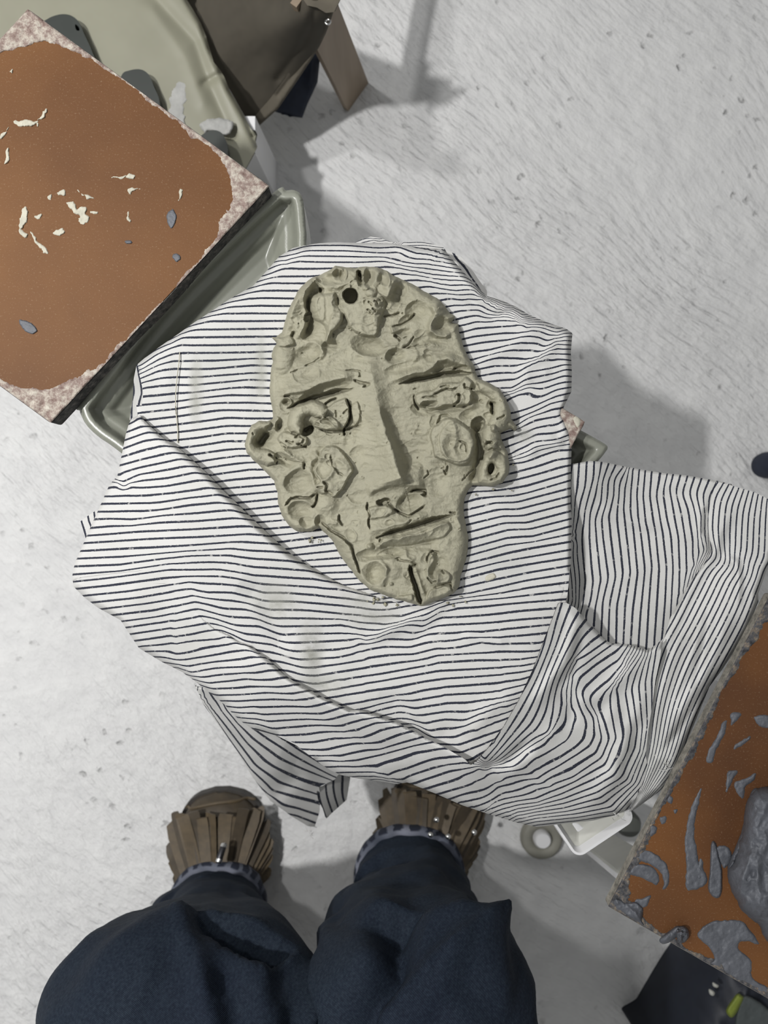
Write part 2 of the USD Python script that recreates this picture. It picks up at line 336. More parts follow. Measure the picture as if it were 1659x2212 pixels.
cuff_m = mat('worn_denim_hem', {
    'tc': ('texture_coordinate', {}), 'sx': ('separate_xyz', {}), 'n': ('noise_texture', {'scale': 60.0, 'detail': 3.0}), 'wa': ('math', {'math_type': 'multiply_add', 'value2': 0.9}),
    'fr': ('math', {'math_type': 'fraction'}), 'a': ('map_range', {'from_min': 0.30, 'from_max': 0.42, 'to_min': 0.0, 'to_max': 1.0, 'clamp': True}),
    'vc': ('math', {'math_type': 'subtract', 'value2': 0.5}), 'va': ('math', {'math_type': 'absolute'}), 'vb': ('map_range', {'from_min': 0.17, 'from_max': 0.24, 'to_min': 1.0, 'to_max': 0.0, 'clamp': True}),
    'm': ('math', {'math_type': 'multiply'}), 'big': ('noise_texture', {'scale': 14.0, 'detail': 2.0}), 'r': ('rgb_ramp', {'ramp': [(0.35, (0.030, 0.040, 0.062)), (0.65, (0.19, 0.20, 0.245))]}),
    'mx': ('mix', {'color2': (0.010, 0.014, 0.028)}), 'p': ('principled_bsdf', {'roughness': 0.9})},
    [('tc.UV', 'sx.vector'), ('tc.object', 'n.vector'), ('n.fac', 'wa.value1'), ('sx.x', 'wa.value3'), ('wa.value', 'fr.value1'), ('fr.value', 'a.value'), ('sx.y', 'vc.value1'), ('vc.value', 'va.value1'), ('va.value', 'vb.value'),
     ('a.result', 'm.value1'), ('vb.result', 'm.value2'), ('tc.object', 'big.vector'), ('big.fac', 'r.fac'), ('r.color', 'mx.color1'), ('m.value', 'mx.fac'), ('mx.color', 'p.base_color')])
suede_m = plain('brown_leather', (0.078, 0.056, 0.030), 0.6, 0.25, 90.0, 0.25, 500.0, 0.001)
suede2_m = plain('brown_leather_dark', (0.048, 0.035, 0.020), 0.6, 0.25, 90.0, 0.25, 500.0, 0.001)
sole_m = plain('dark_sole', (0.022, 0.018, 0.014), 0.6, 0.2, 60.0)
skin_m = plain('skin', (0.45, 0.28, 0.20), 0.55, 0.06, 40.0)
bag_m = plain('navy_nylon', (0.010, 0.013, 0.022), 0.55, 0.2, 50.0, 0.25, 600.0, 0.001)
teal_m = plain('slate_fabric', (0.055, 0.065, 0.066), 0.7, 0.12, 40.0)
lime_m = plain('lime_trim', (0.17, 0.21, 0.025), 0.55, 0.1, 50.0)

# ---------------------------------------------------------------- the setting
fl = trimesh.Trimesh([(-3.5, -3.5, 0), (3.5, -3.5, 0), (3.5, 3.5, 0), (-3.5, 3.5, 0), (-3.5, -3.5, -0.1), (3.5, -3.5, -0.1), (3.5, 3.5, -0.1), (-3.5, 3.5, -0.1)],
    [(0, 1, 2), (0, 2, 3), (4, 6, 5), (4, 7, 6), (0, 4, 5), (0, 5, 1), (1, 5, 6), (1, 6, 2), (2, 6, 7), (2, 7, 3), (3, 7, 4), (3, 4, 0)], process=False)
wall_m = plain('white_wall', (0.6, 0.6, 0.59), 0.8, 0.03, 3.0)
for nm, sx, sy, at in (('wall_left', .1, 7, (-3.55, 0, 1.35)), ('wall_right', .1, 7, (3.55, 0, 1.35)), ('wall_back', 7.2, .1, (0, 3.55, 1.35)), ('wall_front', 7.2, .1, (0, -3.55, 1.35))):
    obj(nm, box(sx, sy, 2.8, at), wall_m, smooth=False, label='plain white workshop wall', cat='wall', kind='structure')
obj('floor', fl, floor_m, smooth=False, label='white-painted rough concrete floor with small pits', cat='floor', kind='structure')

# ---------------------------------------------------------------- the striped cloth over the work board
Z0 = 0.5025
DEBUG = False
def guides(table):
    pts, val = [], []
    for line in table.strip().splitlines():
        head, rest = line.split(':', 1)
        for seg in rest.split('|'):
            c, *xy = seg.split()
            q = resample(np.array(T(c, ' '.join(xy))), 14)
            pts.append(q); val.append(np.full(len(q), float(head)))
    pts, val = np.vstack(pts), np.concatenate(val)
    _, k = np.unique(np.round(pts / 3), axis=0, return_index=True)
    return pts[k], val[k]

def between(a, b, n0, n):
    """n guide lines spread evenly from line a to line b"""
    a, b = [np.array(resample(spline(q, 4), 1))for q in (a, b)]
    a, b = [q[np.linspace(0, len(q) - 1, 60).astype(int)] for q in (a, b)]
    ks = np.arange(-1, n + 1)
    return np.vstack([a + (b - a) * k / (n - 1) for k in ks]), np.repeat(n0 + ks.astype(float), 60)

def surface(points, smoothing=0.0):
    a = np.array(points, float)
    return RBFInterpolator(a[:, :2], a[:, 2], kernel='thin_plate_spline', smoothing=smoothing)

def sheet(parent, name, outline, zctl, phase, ridges=(), lips=(), step=3.0, thick=0.0011, wrinkle=0.0007, seed=0, label=None):
    """one spread of the cloth. zctl: (x, y, height); ridges: (polyline, height, width before, width after); lips: (polyline, drop, width)"""
    X, tri, nb = fill(outline, step)
    z = surface(zctl)(X) if not callable(zctl) else zctl(X)
    for line, h, w0, w1 in ridges:
        l = np.asarray(line, float); L = LineString(l)
        d = dist(X, L); t = along(X, l)
        tc = np.clip(t - 0.005, 0, 0.99)
        at = lambda q: shapely.get_coordinates(shapely.line_interpolate_point(L, np.clip(q, 0, 1), normalized=True))
        a, b, c = at(t), at(tc + 0.01), at(tc)
        side = np.sign((b - c)[:, 0] * (X - a)[:, 1] - (b - c)[:, 1] * (X - a)[:, 0])
        w = np.where(side > 0, w1, w0)
        z = z + h * np.exp(-(d / w) ** 2) * np.minimum(1, np.minimum(t, 1 - t) * 5 + 0.08)
    hem = dist(X, LineString(np.vstack([X[:nb], X[:1]])))
    for line, drop, w in lips:
        dl = dist(X, line); d = np.minimum(hem, w) / w
        t = along(X, line)
        k = (drop(t) if callable(drop) else drop) * np.clip(1 - (dl - w) / 8, 0, 1)
        z = z - k * (1 - np.sqrt(np.maximum(0, 1 - (1 - d) ** 2)))
    z = z + wrinkle * 2 * fbm2(X, 70.0, 3, seed)
    if DEBUG: print(name, 'z', z.min().round(3), z.max().round(3), X[z.argmax()].round())
    v = P(X[:, 0], X[:, 1], z)
    ph = RBFInterpolator(*phase, kernel='thin_plate_spline', smoothing=8.0, neighbors=60)(X)
    uv = np.c_[X[:, 0] / 100.0, ph]
    vs, fs = solid(v, tri, nb, thick)
    n = vnormals(v, tri); 
    return obj(name, (vs, fs), cloth_m, parent, normals=np.vstack([n, -n]), uv=np.vstack([uv, uv]), label=label)

cloth = thing('striped_cloth', 'crumpled white cotton cloth with narrow navy stripes under the clay face', 'cloth')

G_M = guides("""
-2: C2 270,240 330,222 620,225 840,235 1000,240
-1: C2 195,288 270,262 740,268 880,262 1000,295 1120,312
0: C1 1370,325 1450,302 1659,300 | C2 540,308 720,308 930,298 1060,328 1220,355 1380,370 | C3 0,375 330,425 460,432
1: C1 1265,410 1400,370 1659,370 | C2 915,352 1010,346 1140,372 1240,390 | C3 0,415 200,455 440,468 520,485 600,545
2: C1 1165,478 1300,435 1659,433 | C2 995,398 1130,392 1240,412 1370,435 | C3 0,457 250,505 470,510 560,530 640,610
3: C1 1040,552 1200,505 1350,495 1580,498 | C3 0,525 110,515 230,545 370,565 500,553 580,575 690,675
4: C1 930,618 1100,575 1250,563 1520,567 | C3 75,592 170,582 300,600 400,612 560,600 680,665 780,735 860,760
5: C1 820,690 950,650 1200,630 1490,634 | C3 180,655 320,640 430,652 580,652 690,680 800,745 900,780
6: C1 730,750 880,710 1100,700 1440,703 | C3 270,720 360,705 450,712 520,698 640,712 760,775 870,800 940,800
7: C1 615,820 760,775 900,768 1430,768 | C3 320,778 400,762 620,757 700,800 800,825 900,815 980,840 1050,890
8: C1 470,920 600,860 720,845 1430,835 | C3 370,845 450,822 600,805 680,835 760,850 870,832 950,845 1030,890
9: C1 400,990 520,925 640,913 1380,905 | C3 415,908 540,880 630,868 700,885 830,862 980,878 1060,900
10: C1 390,1030 500,988 700,985 1310,977 | C3 390,978 500,960 590,930 900,915 1010,912 1110,940 1160,938
11: C1 150,1215 300,1120 420,1070 500,1052 800,1055 1320,1043 | C3 430,1045 560,1010 700,995 930,972 1060,985 1160,965 1250,975 1330,1010 1410,1018
12: C1 150,1250 300,1175 430,1130 600,1125 1100,1115 1310,1108 | C3 455,1108 620,1075 830,1050 960,1045 1100,1015 1210,1022 1310,1058 1420,1040 1500,1030
13: C1 160,1285 300,1220 420,1195 800,1195 1140,1165 1300,1172 | C3 460,1178 650,1145 880,1115 1040,1075 1200,1080 1290,1112 1400,1080 1480,1065
14: C1 170,1330 300,1285 430,1270 700,1270 1150,1235 1300,1238 | C3 500,1245 720,1212 930,1150 1150,1148 1290,1168 1400,1105 1520,1110
15: C1 180,1372 330,1345 450,1340 600,1342 1130,1298 1310,1304 | C3 570,1305 700,1255 830,1222 1230,1222 1380,1145 1520,1150
16: C1 170,1440 450,1412 620,1410 1080,1360 1300,1368 | C3 575,1350 760,1305 1080,1298 1200,1270 1310,1200 1520,1195
17: C1 150,1520 500,1485 950,1432 1290,1438 | C3 590,1412 800,1372 990,1372 1120,1310 1260,1255 1420,1240 1530,1255
18: C5 679,97 985,65 1200,30 1420,10 1659,8 | C3 610,1475 780,1450 1000,1435 1120,1370 1300,1335 1450,1300 1540,1310
19: C5 690,165 1000,130 1350,75 1659,75 | C3 765,1528 980,1508 1100,1430 1360,1385 1500,1345 1540,1350
20: C5 750,230 1010,200 1450,140 1659,148 | C3 830,1590 960,1575 1070,1510 1340,1450 1470,1405 1540,1415
22: C5 890,352 1150,325 1450,283 1659,283 | C4 595,98 740,40 860,10
23: C5 970,415 1200,390 1450,350 1620,350 | C4 655,230 860,175 1030,115 1170,45 1330,15
24: C5 1060,480 1250,455 1450,424 1610,422 | C4 660,315 770,285 900,235 1100,140 1290,90
25: C5 1120,545 1300,518 1560,485 1610,485 | C4 705,390 830,320 1000,250 1130,190 1260,168
26: C5 1200,605 1400,570 1560,550 1659,548 | C4 725,435 900,330 1080,290 1230,262
27: C5 1255,662 1450,635 1659,607 | C4 545,545 760,470 1000,390 1200,350 1250,310
28: C5 1310,725 1500,695 1659,678 | C4 580,625 720,580 850,530 940,475 1170,455 1230,425 1280,395
29: ZC 0,770 350,740 | C4 615,700 800,620 920,565 1140,545 1310,490
30: ZC 0,838 400,802 | C4 635,775 860,675 930,630 1150,605 1220,590 1345,540
32: ZC 80,970 410,935 | C4 640,830 810,800 1000,720 1180,670 1340,655
33: ZC 130,1030 430,1000 | C4 650,915 900,850 1150,765 1335,742
34: ZC 200,1085 450,1065 | C4 600,1020 720,990 1000,915 1200,845 1335,828
35: ZC 270,1142 500,1120 | C4 170,1140 430,1130 680,1085 850,1045 1330,912
36: ZC 330,1205 560,1185 | C4 120,1250 250,1205 650,1180 850,1145 1330,998
37: ZC 400,1258 600,1235 800,1210 | C4 120,1335 450,1265 720,1250 1330,1085
38: ZC 470,1322 860,1270 | C4 125,1425 480,1335 720,1330 1000,1260 1330,1175
39: ZC 540,1378 910,1335 | C4 140,1505 550,1410 750,1408 1330,1262
40: ZC 610,1432 960,1398 | C4 160,1590 550,1490 820,1480 1330,1345
41: ZC 690,1482 1000,1465 | C4 175,1675 600,1565 850,1560 1340,1435
42: ZC 780,1540 1050,1525 | C4 180,1770 640,1645 900,1630 1340,1518
43: ZC 870,1595 1090,1590 | C4 160,1860 600,1740 900,1715 1340,1607
44: ZC 960,1650 1120,1640 | C4 130,1950 600,1820 1330,1695
45: C4 100,2040 650,1910 1330,1785
46: C4 90,2120 500,2010 1330,1875
47: C8 135,262 370,205 480,178 800,115 1155,57
48: C8 100,340 460,258 760,195 1150,130
49: C8 0,395 250,365 480,325 770,260 1145,205 | C7 1190,300 1450,270
50: C8 20,435 250,395 530,370 820,325 1135,288
51: C8 0,490 120,455 370,433 740,400 1130,363
52: C8 0,538 370,510 700,470 1110,440
""")
G_B = guides("""
24: C5 605,185 650,150
25: C5 560,270 690,213 740,230
26: C5 545,340 740,275 800,285
27: C5 530,415 700,352 800,335 880,348
28: C5 515,490 700,425 870,395 960,410
29: C5 500,565 740,500 900,460 1000,460 1040,475
30: C5 490,640 700,580 1020,515 1110,530
31: C5 480,720 650,660 1050,578 1180,590
32: C5 530,770 680,710 950,675 1150,635 1230,650
33: C5 410,770 540,778 740,768 900,755 1190,700 1290,712
34: C5 370,848 740,835 930,820 1280,765 1370,790
35: C5 340,912 750,908 1000,880 1370,832 1440,850
36: C5 310,985 550,978 850,970 1100,925 1370,900 1520,930
37: C5 280,1050 700,1048 930,1020 1400,970 1510,975 1620,1010
38: C5 250,1125 400,1112 600,1118 870,1080 1200,1065 1500,1040 1659,1065
39: C5 215,1200 700,1160 1150,1140 1570,1108 1659,1118
40: C5 185,1265 800,1225 1150,1210 1659,1185
41: C5 155,1335 700,1300 1200,1280 1600,1252 1659,1255
42: C5 120,1405 700,1378 1150,1345 1500,1318 1659,1330
43: C5 92,1472 500,1455 800,1420 1100,1390 1480,1378 1659,1400 | C6 850,0 1050,15 1080,25
44: C6 0,48 280,25 480,35 620,60 800,72 1000,85 1180,105 | C5 75,1545 480,1525 900,1465 1150,1440 1450,1440 1659,1470 | C7 0,40 90,65
45: C6 0,100 370,90 540,105 700,140 950,155 1240,175 1400,215 | C5 65,1615 500,1572 950,1508 1350,1502 1659,1545 | C7 120,115 250,155 360,190
46: C6 0,160 400,155 540,175 700,212 950,232 1240,250 | LL 25,805 170,790 450,752 | C7 200,185 420,240 520,258
47: C6 0,228 130,212 400,220 560,240 780,295 1000,300 1244,318 | LL 50,840 250,820 570,775 | C7 0,238 300,268 560,312 660,302
48: LL 75,873 300,850 570,805 | C6 0,285 130,268 250,290 500,297 650,330 790,370 1000,373 1244,392 | C7 300,340 580,375 680,370 830,340 | L8 0
49: LL 100,908 350,880 590,840 | C6 0,348 130,330 280,360 500,368 680,410 830,448 1100,450 1659,500 | C7 250,405 520,435 660,430 780,412 980,375 1190,300 1450,270 1659,230 | C8 0,395 250,365 480,325 770,260 1145,205
50: LL 130,940 400,905 600,870 | C6 0,420 140,388 250,400 420,435 620,450 740,490 850,522 1200,528 1659,565 | C7 250,470 420,490 530,495 770,490 900,450 1030,400 1180,340 | C8 20,435 250,395 530,370 820,325 1135,288
51: LL 160,972 400,945 600,903 | C6 0,490 180,447 300,475 420,510 680,525 800,570 880,598 1280,600 1480,592 1659,625 | C7 280,520 380,545 620,560 750,530 870,490 1000,475 1130,400 | C8 0,490 120,455 370,433 740,400 1130,363
52: LL 190,1003 450,965 620,935 | C6 0,557 220,510 340,540 500,585 740,600 840,640 940,672 1200,665 1550,665 1659,685 | C7 230,580 420,608 560,610 700,560 840,518 1000,518 1070,470 1150,440 | C8 0,538 370,510 700,470 1110,440
53: C6 250,575 340,585 450,625 560,660 780,680 880,720 950,745 1300,735 1580,722 1659,730 | C7 450,660 560,640 680,590 780,572 960,580 1060,530 1150,510 1659,475 | C8 0,605 350,590 700,550 1080,520
54: C6 300,637 400,645 520,690 620,735 850,765 950,800 1050,823 1400,805 1550,795 1659,765 | C7 380,685 520,688 640,640 760,632 890,642 1020,595 1130,575 1659,548 | C8 0,680 300,665 700,625 1050,598
55: C6 700,810 870,835 1000,880 1100,895 1450,880 1659,830 | C7 370,760 500,725 640,700 850,705 1000,660 1250,645 1370,625 1480,632 1659,620 | C8 0,750 110,745 200,725 360,730 700,700 1030,660
56: C6 790,895 950,920 1050,955 1150,970 1450,945 1659,905 | C7 400,810 640,772 870,770 1080,720 1270,710 1480,670 1659,685 | C8 0,825 200,790 370,772 500,783 900,760 1000,735
57: C6 900,985 1010,1000 1150,1040 1250,1040 1659,975 | C7 500,870 750,840 900,830 1080,785 1280,775 1659,742 | C8 0,885 130,875 320,845 850,845 980,800
58: C6 1000,1070 1190,1112 1280,1110 1659,1050 | C7 280,990 1020,870 1120,840 1450,820 1659,820 | C8 0,948 300,925 700,920 870,905 950,870
59: C6 1110,1160 1240,1188 1400,1165 1659,1125 | C7 200,1065 600,1010 1000,935 1120,912 1659,890 | C8 0,1020 400,1000 700,985 930,942
60: C6 1310,1250 1659,1195 | C7 280,1128 800,1040 1120,988 1659,958 | C8 0,1095 500,1062 760,1035 910,1000
61: C6 1440,1305 1659,1275 | C7 180,1220 400,1185 760,1135 1000,1080 1180,1058 1659,1020 | C8 0,1168 400,1138 700,1105 900,1052
62: C7 340,1275 500,1245 740,1190 840,1192 1000,1160 1200,1130 1659,1098 | C8 0,1245 400,1225 700,1170 870,1120
63: C7 470,1310 600,1265 760,1235 900,1250 1200,1200 1659,1170 | C8 0,1318 250,1310 520,1270 830,1185
64: C7 550,1340 760,1290 900,1320 1200,1278 1450,1275 1659,1215 | C8 250,1385 460,1340 620,1310 810,1250
65: C7 640,1370 780,1345 960,1385 1170,1350 1350,1355 1659,1255 | C8 220,1470 420,1395 620,1345 780,1300
66: C7 730,1405 850,1405 1000,1452 1150,1425 1330,1425 1500,1355 1659,1300 | C8 380,1475 600,1410 750,1330
67: C7 830,1445 900,1440 1020,1515 1250,1505 1450,1430 1659,1370 | C8 300,1570 720,1410
68: C7 920,1490 1060,1575 1260,1580 1500,1500 1659,1450 | C8 350,1610 660,1505
69: C7 1200,1640 1310,1645 1659,1520 | C8 150,1775 400,1680 590,1600
70: C7 1330,1710 1659,1590 | C8 220,1835 350,1770 520,1690
71: C8 280,1900 430,1800
""".replace(' | L8 0', ''))
G_D = guides("""
44: C5 75,1545 480,1525 900,1465 1150,1440
45: C5 65,1615 500,1572 950,1508
46: LL 25,805 170,790 450,752
47: LL 50,840 250,820 570,775
48: LL 75,873 300,850 570,805
49: LL 100,908 350,880 590,840 | C6 0,348 130,330 280,360
50: LL 130,940 400,905 600,870 | C6 0,420 140,388 250,400
51: LL 160,972 400,945 600,903 | C6 0,490 180,447 300,475
52: LL 190,1003 450,965 620,935 | C6 0,557 220,510 340,540
53: LL 225,1032 480,995 640,970 | C6 0,632 250,575 340,585 450,625
54: LL 270,1060 500,1025 700,1005 | C6 0,697 300,637 400,645 520,690
55: LL 310,1088 500,1065 750,1040 | C6 0,768 350,697 480,710 600,760
56: LL 350,1110 450,1105 780,1070 | C6 0,840 450,757 560,765 660,800
57: C6 0,908 80,905 520,820 650,825 740,865
58: C6 0,955 80,962 300,930 660,877 750,890
59: C6 0,990 120,1020 350,980 600,965 780,935 850,950
60: C6 20,1020 150,1070 400,1035 640,1025 840,995 900,1000
61: C6 50,1070 250,1118 620,1078 720,1085 950,1058
62: C6 150,1120 300,1168 500,1155 640,1138 850,1150 1040,1125
63: C6 250,1190 340,1222 560,1220 800,1200 950,1210 1150,1185
64: C6 380,1278 560,1275 720,1265 880,1258 1050,1270 1220,1240
65: C6 430,1325 560,1335 720,1325 980,1320 1180,1325 1340,1285
66: C6 460,1375 560,1388 700,1382 760,1393 1000,1385 1260,1385 1450,1335
67: C6 500,1420 600,1435 740,1442 800,1455 1100,1440 1330,1448 1540,1385 | C7 300,1305 400,1305
68: C6 550,1470 740,1490 850,1518 1200,1492 1400,1500 1659,1438 | C7 400,1360 550,1348
69: C6 610,1515 740,1535 880,1582 1100,1570 1320,1548 1480,1558 1659,1512 | C7 250,1475 540,1390 660,1390
70: C6 700,1578 800,1600 950,1642 1170,1640 1450,1600 1659,1600 | C7 200,1525 350,1528 600,1440 760,1422
71: C7 0,1625 350,1570 480,1575 700,1495 830,1465
72: C7 0,1685 100,1692 450,1625 580,1628 800,1550 930,1515
73: C7 0,1735 130,1730 230,1742 570,1680 800,1620 1010,1565
74: C7 50,1785 250,1780 370,1785 600,1735 900,1645 1120,1615
75: C7 150,1840 260,1835 480,1833 560,1845 800,1790 950,1730 1100,1690 1230,1680
76: C7 240,1885 540,1875 650,1905 800,1870 1060,1780 1340,1745
77: C7 390,1910 600,1915 780,1950 1000,1880 1200,1815 1400,1800
78: C7 560,1930 740,1960 880,2000 1100,1930 1350,1850 1480,1815 | C8 430,1940 610,1920 690,1860 760,1790 900,1710 1010,1600 1080,1500 1110,1370 1100,1240 | R2 195,770 232,640 270,545 470,400
79: C7 1020,2040 1300,1960 1500,1890 | C8 200,2055 400,1980 560,1970 690,1945 800,1850 1000,1745 1110,1680 1150,1560 1165,1450 1140,1400 | R2 200,1110 245,980 220,900 232,750 242,660 280,600 515,430
80: C7 1180,2070 1659,1920 | C8 300,2100 470,2030 600,2005 750,1985 850,1900 1050,1800 1200,1690 1225,1560 | R2 0,1300 180,1175 290,1080 320,990 270,870 262,760 285,655 430,545 580,440
81: C8 480,2105 690,2040 830,2030 930,1960 | R2 0,1365 150,1290 290,1200 370,1130 385,1000 330,880 298,790 315,725 430,620 580,520 640,440
82: C8 600,2140 780,2080 900,2060 1000,1990 | R2 0,1425 200,1310 400,1190 440,1100 420,950 365,870 350,810 400,740 480,670 560,600
83: C8 700,2180 870,2115 960,2105 | R2 0,1460 250,1370 440,1240 490,1130 460,1000 405,860 420,820 500,740
84: R2 0,1510 260,1410 480,1270 545,1110 500,900 500,800 560,720 640,600
85: R2 0,1560 200,1480 420,1370 510,1320 540,1230 590,1110 550,870 555,740 680,560
86: R2 0,1585 180,1530 420,1430 530,1360 620,1240 655,1060 610,800 640,660 720,540
87: R2 0,1607 200,1562 420,1482 580,1390 675,1190 700,1040 655,760 690,650 760,520
88: R2 0,1630 200,1595 440,1522 630,1400 725,1180 740,1050 705,740 740,620
89: R2 0,1653 200,1628 460,1562 655,1425 750,1220 775,1020 755,720 790,560
90: R2 0,1676 250,1645 500,1594 690,1430 790,1150 810,1000 800,700 840,470
91: R2 0,1700 300,1668 540,1622 720,1435 820,1180 840,1000 850,650 880,470
92: R2 0,1724 300,1692 560,1648 740,1450 850,1200 870,1000
""")
rope = between(T('C8', '1120,440 1060,620 1000,820 930,1000 860,1170 790,1320 720,1450 620,1600 480,1780 380,1890'), T('C8', '1400,690 1310,770 1215,900 1130,1040 1062,1200 1035,1330 1020,1480 960,1625 830,1705 650,1830 560,1880'), 73, 5)
G_D = (np.vstack([G_D[0], rope[0][60:-60]]), np.concatenate([G_D[1], rope[1][60:-60]]))
G_C = guides("""
0: R1 275,480 262,620 255,880 245,1150 265,1330 268,1450
1: R1 330,465 320,640 290,740 275,880 250,1000
2: R1 385,455 375,600 350,700 320,830 318,880 300,960 305,1100 325,1300 310,1500
3: R1 437,455 430,560 400,680 365,800 358,880 350,1000 360,1180 375,1330 360,1450 330,1550
4: R1 487,475 455,590 440,720 400,850 398,900 405,1050 430,1300 415,1420 385,1550 380,1620
5: R1 537,480 490,600 480,750 440,880 450,1000 485,1300 445,1480 435,1680
6: R1 585,495 535,590 530,700 490,850 500,1000 540,1280 500,1450 485,1720
7: R1 635,500 575,590 570,700 545,860 570,1080 590,1280 545,1500 540,1755
8: R1 652,505 612,640 600,800 605,900 630,1100 645,1250 605,1480 595,1760
9: R1 672,510 655,640 645,800 660,900 680,1080 695,1250 660,1500 645,1770
10: R1 714,515 695,680 700,850 715,920 750,1250 715,1550 700,1780
11: R1 755,525 740,700 755,890 775,1000 800,1210 775,1500 755,1790
12: R1 800,530 785,700 805,880 825,950 850,1210 830,1500 815,1770
13: R1 850,535 835,700 860,860 880,1000 905,1230 890,1500 870,1730
14: R1 915,540 880,700 910,880 930,960 955,1200 945,1450 930,1650
15: R1 955,545 930,650 960,860 990,1000 1000,1250 985,1480
16: R1 1003,550 975,660 1010,830 1040,1000 1050,1200 1040,1400
17: R1 1055,560 1020,680 1060,820 1095,1050 1098,1230 1060,1380
18: R1 1105,565 1070,680 1110,800 1140,1000 1140,1200
19: R1 1157,570 1120,680 1160,850 1168,980 1180,1120 1150,1200
20: R1 1208,580 1170,690 1195,850 1185,980 1215,1090 1160,1200
21: R1 1262,600 1215,700 1218,900 1230,1100 1170,1215
22: R1 1320,605 1260,720 1235,900 1240,1100 1180,1220
""")
G_R = between(T('R1', '1320,605 1260,720 1240,900 1250,1000 1270,1130 1190,1230 1110,1380 1010,1580 900,1790 840,2000 800,2250 770,2560 690,2960'),
              T('R1', '1700,800 1700,1000 1690,1160 1645,1250 1590,1400 1500,1630 1330,1950 1150,2290 1000,2660 700,2990'), 22, 12)
G_E = guides("""
1: BL 316,367 433,461 560,545 640,585 780,650
2: BL 239,311 366,461 500,570 620,620 770,668
3: BL 166,250 325,461 420,575 540,650 640,690 715,715
4: BL 113,228 286,461 380,590 500,690 600,715 715,745
5: BL 100,205 260,461 370,620 470,720 560,760 710,805
6: BL 460,740 520,800 600,815 700,850
7: BL 590,850 690,890
""")
FOLD_B = T('C5', '640,150 672,150 700,190 860,340 1000,430 1150,560 1300,700 1420,830 1560,960 1659,1065') + T('ZC', '130,1020 250,1140 400,1280 540,1400 680,1490 780,1550 900,1620 1030,1680 1200,1730') + T('C7', '500,255 600,285 720,350 800,400')
CREST = T('C6', '130,215 180,440 250,560 350,645 480,705 560,762 660,798 740,862 850,948 950,1052 1050,1122 1160,1182 1340,1283 1450,1332 1560,1385') + T('C7', '400,1300 550,1345 660,1388 760,1420 830,1462 930,1512 1010,1562 1120,1612 1230,1675 1340,1742 1400,1800')
RIGHT = T('C8', '1172,0 1155,57 1150,200 1130,363 1080,520 1050,600 1020,700 980,800 930,942 870,1120 800,1270 750,1340 660,1510 590,1600 500,1720 430,1800 280,1905')

# where the work board carries the cloth, and how far the cloth sinks outside it
BOARD = Polygon([(1262, 912), (718, 579), (411, 1142), (955, 1475)])
REST = Polygon([(300, 800), (640, 540), (1000, 560), (1225, 730), (1222, 1280), (900, 1480), (330, 1300)])
def bed(X, k=0.00012, most=0.05):
    d = shapely.distance(shapely.points(X[:, 0], X[:, 1]), REST)
    return Z0 - np.minimum(most, k * np.maximum(0, d - 4) * (1 + d / 500))

# upper spread, runs in under the flap
m_out = (T('C1', '105,1195 180,1130 300,1040 480,915 620,815 820,685 930,610 1150,485 1290,330 1380,225 1500,150 1600,120')
         + T('C2', '330,165 430,150 560,143 700,148 950,150 1140,180 1320,192') + T('C3', '280,185 400,330 500,440 600,545 690,640 860,690 1000,755 1120,830 1300,905 1490,968 1552,1015 1545,1080 1535,1200 1545,1400 1540,1600')
         + T('C4', '1340,30 1290,130 1245,225 1230,290 1275,385 1320,500 1350,570 1343,650 1335,900 1330,1300 1343,1500 1335,2000')
         + T('C8', '1150,150 1140,270 1130,363 1100,480') + T('C8', '700,500 0,570') + T('C7', '1000,520 700,500 400,420 200,330') + T('C6', '1000,200 850,60') + T('C5', '1400,1000 1100,760 850,480 690,260 655,160 640,60')
         + T('C1', '150,1560 165,1450 140,1330'))
tr = T('C3', '280,180 400,340 520,480 680,660 900,760 1100,905 1300,935')
sheet(cloth, 'top_spread', m_out, bed, G_M, step=3.0, seed=1,
      ridges=[(tr, 0.0035, 14, 22), (T('C3', '430,620 620,740 760,850 980,800 1060,870'), -0.0022, 10, 10), (T('C3', '600,1310 930,1160 1080,1060 1280,1040'), 0.0022, 16, 16),
              (T('C3', '1000,1440 1130,1330 1300,1215 1420,1120'), 0.0026, 14, 14), (T('C3', '1060,1540 1130,1430 1350,1390'), 0.002, 14, 14), (T('C4', '800,790 950,650 1180,610 1290,420'), 0.003, 12, 12),
              (T('C4', '1180,460 1200,550 1340,620'), -0.003, 10, 10), (T('C2', '560,160 800,220 1000,290 1250,340'), 0.0022, 12, 16), (T('C2', '950,165 1100,215 1350,260'), 0.002, 10, 12),
              (T('C1', '1220,1080 1210,1300 1180,1640'), -0.0014, 16, 16), (T('C1', '480,1080 455,1640'), -0.0012, 14, 14), (T('C4', '400,1240 640,1560 900,1900'), 0.0012, 40, 40)],
      lips=[(m_out[:12], 0.014, 15), (T('C2', '330,165 560,143 700,148 950,150 1140,180 1320,192'), 0.010, 12), (T('C3', '280,185 400,330 600,545 690,640 860,690 1120,830 1300,905 1490,968 1552,1015 1545,1200 1540,1600'), 0.016, 14), (T('C4', '1340,30 1245,225 1230,290 1350,570 1343,650 1335,900 1330,1300 1335,2000'), 0.010, 9)])

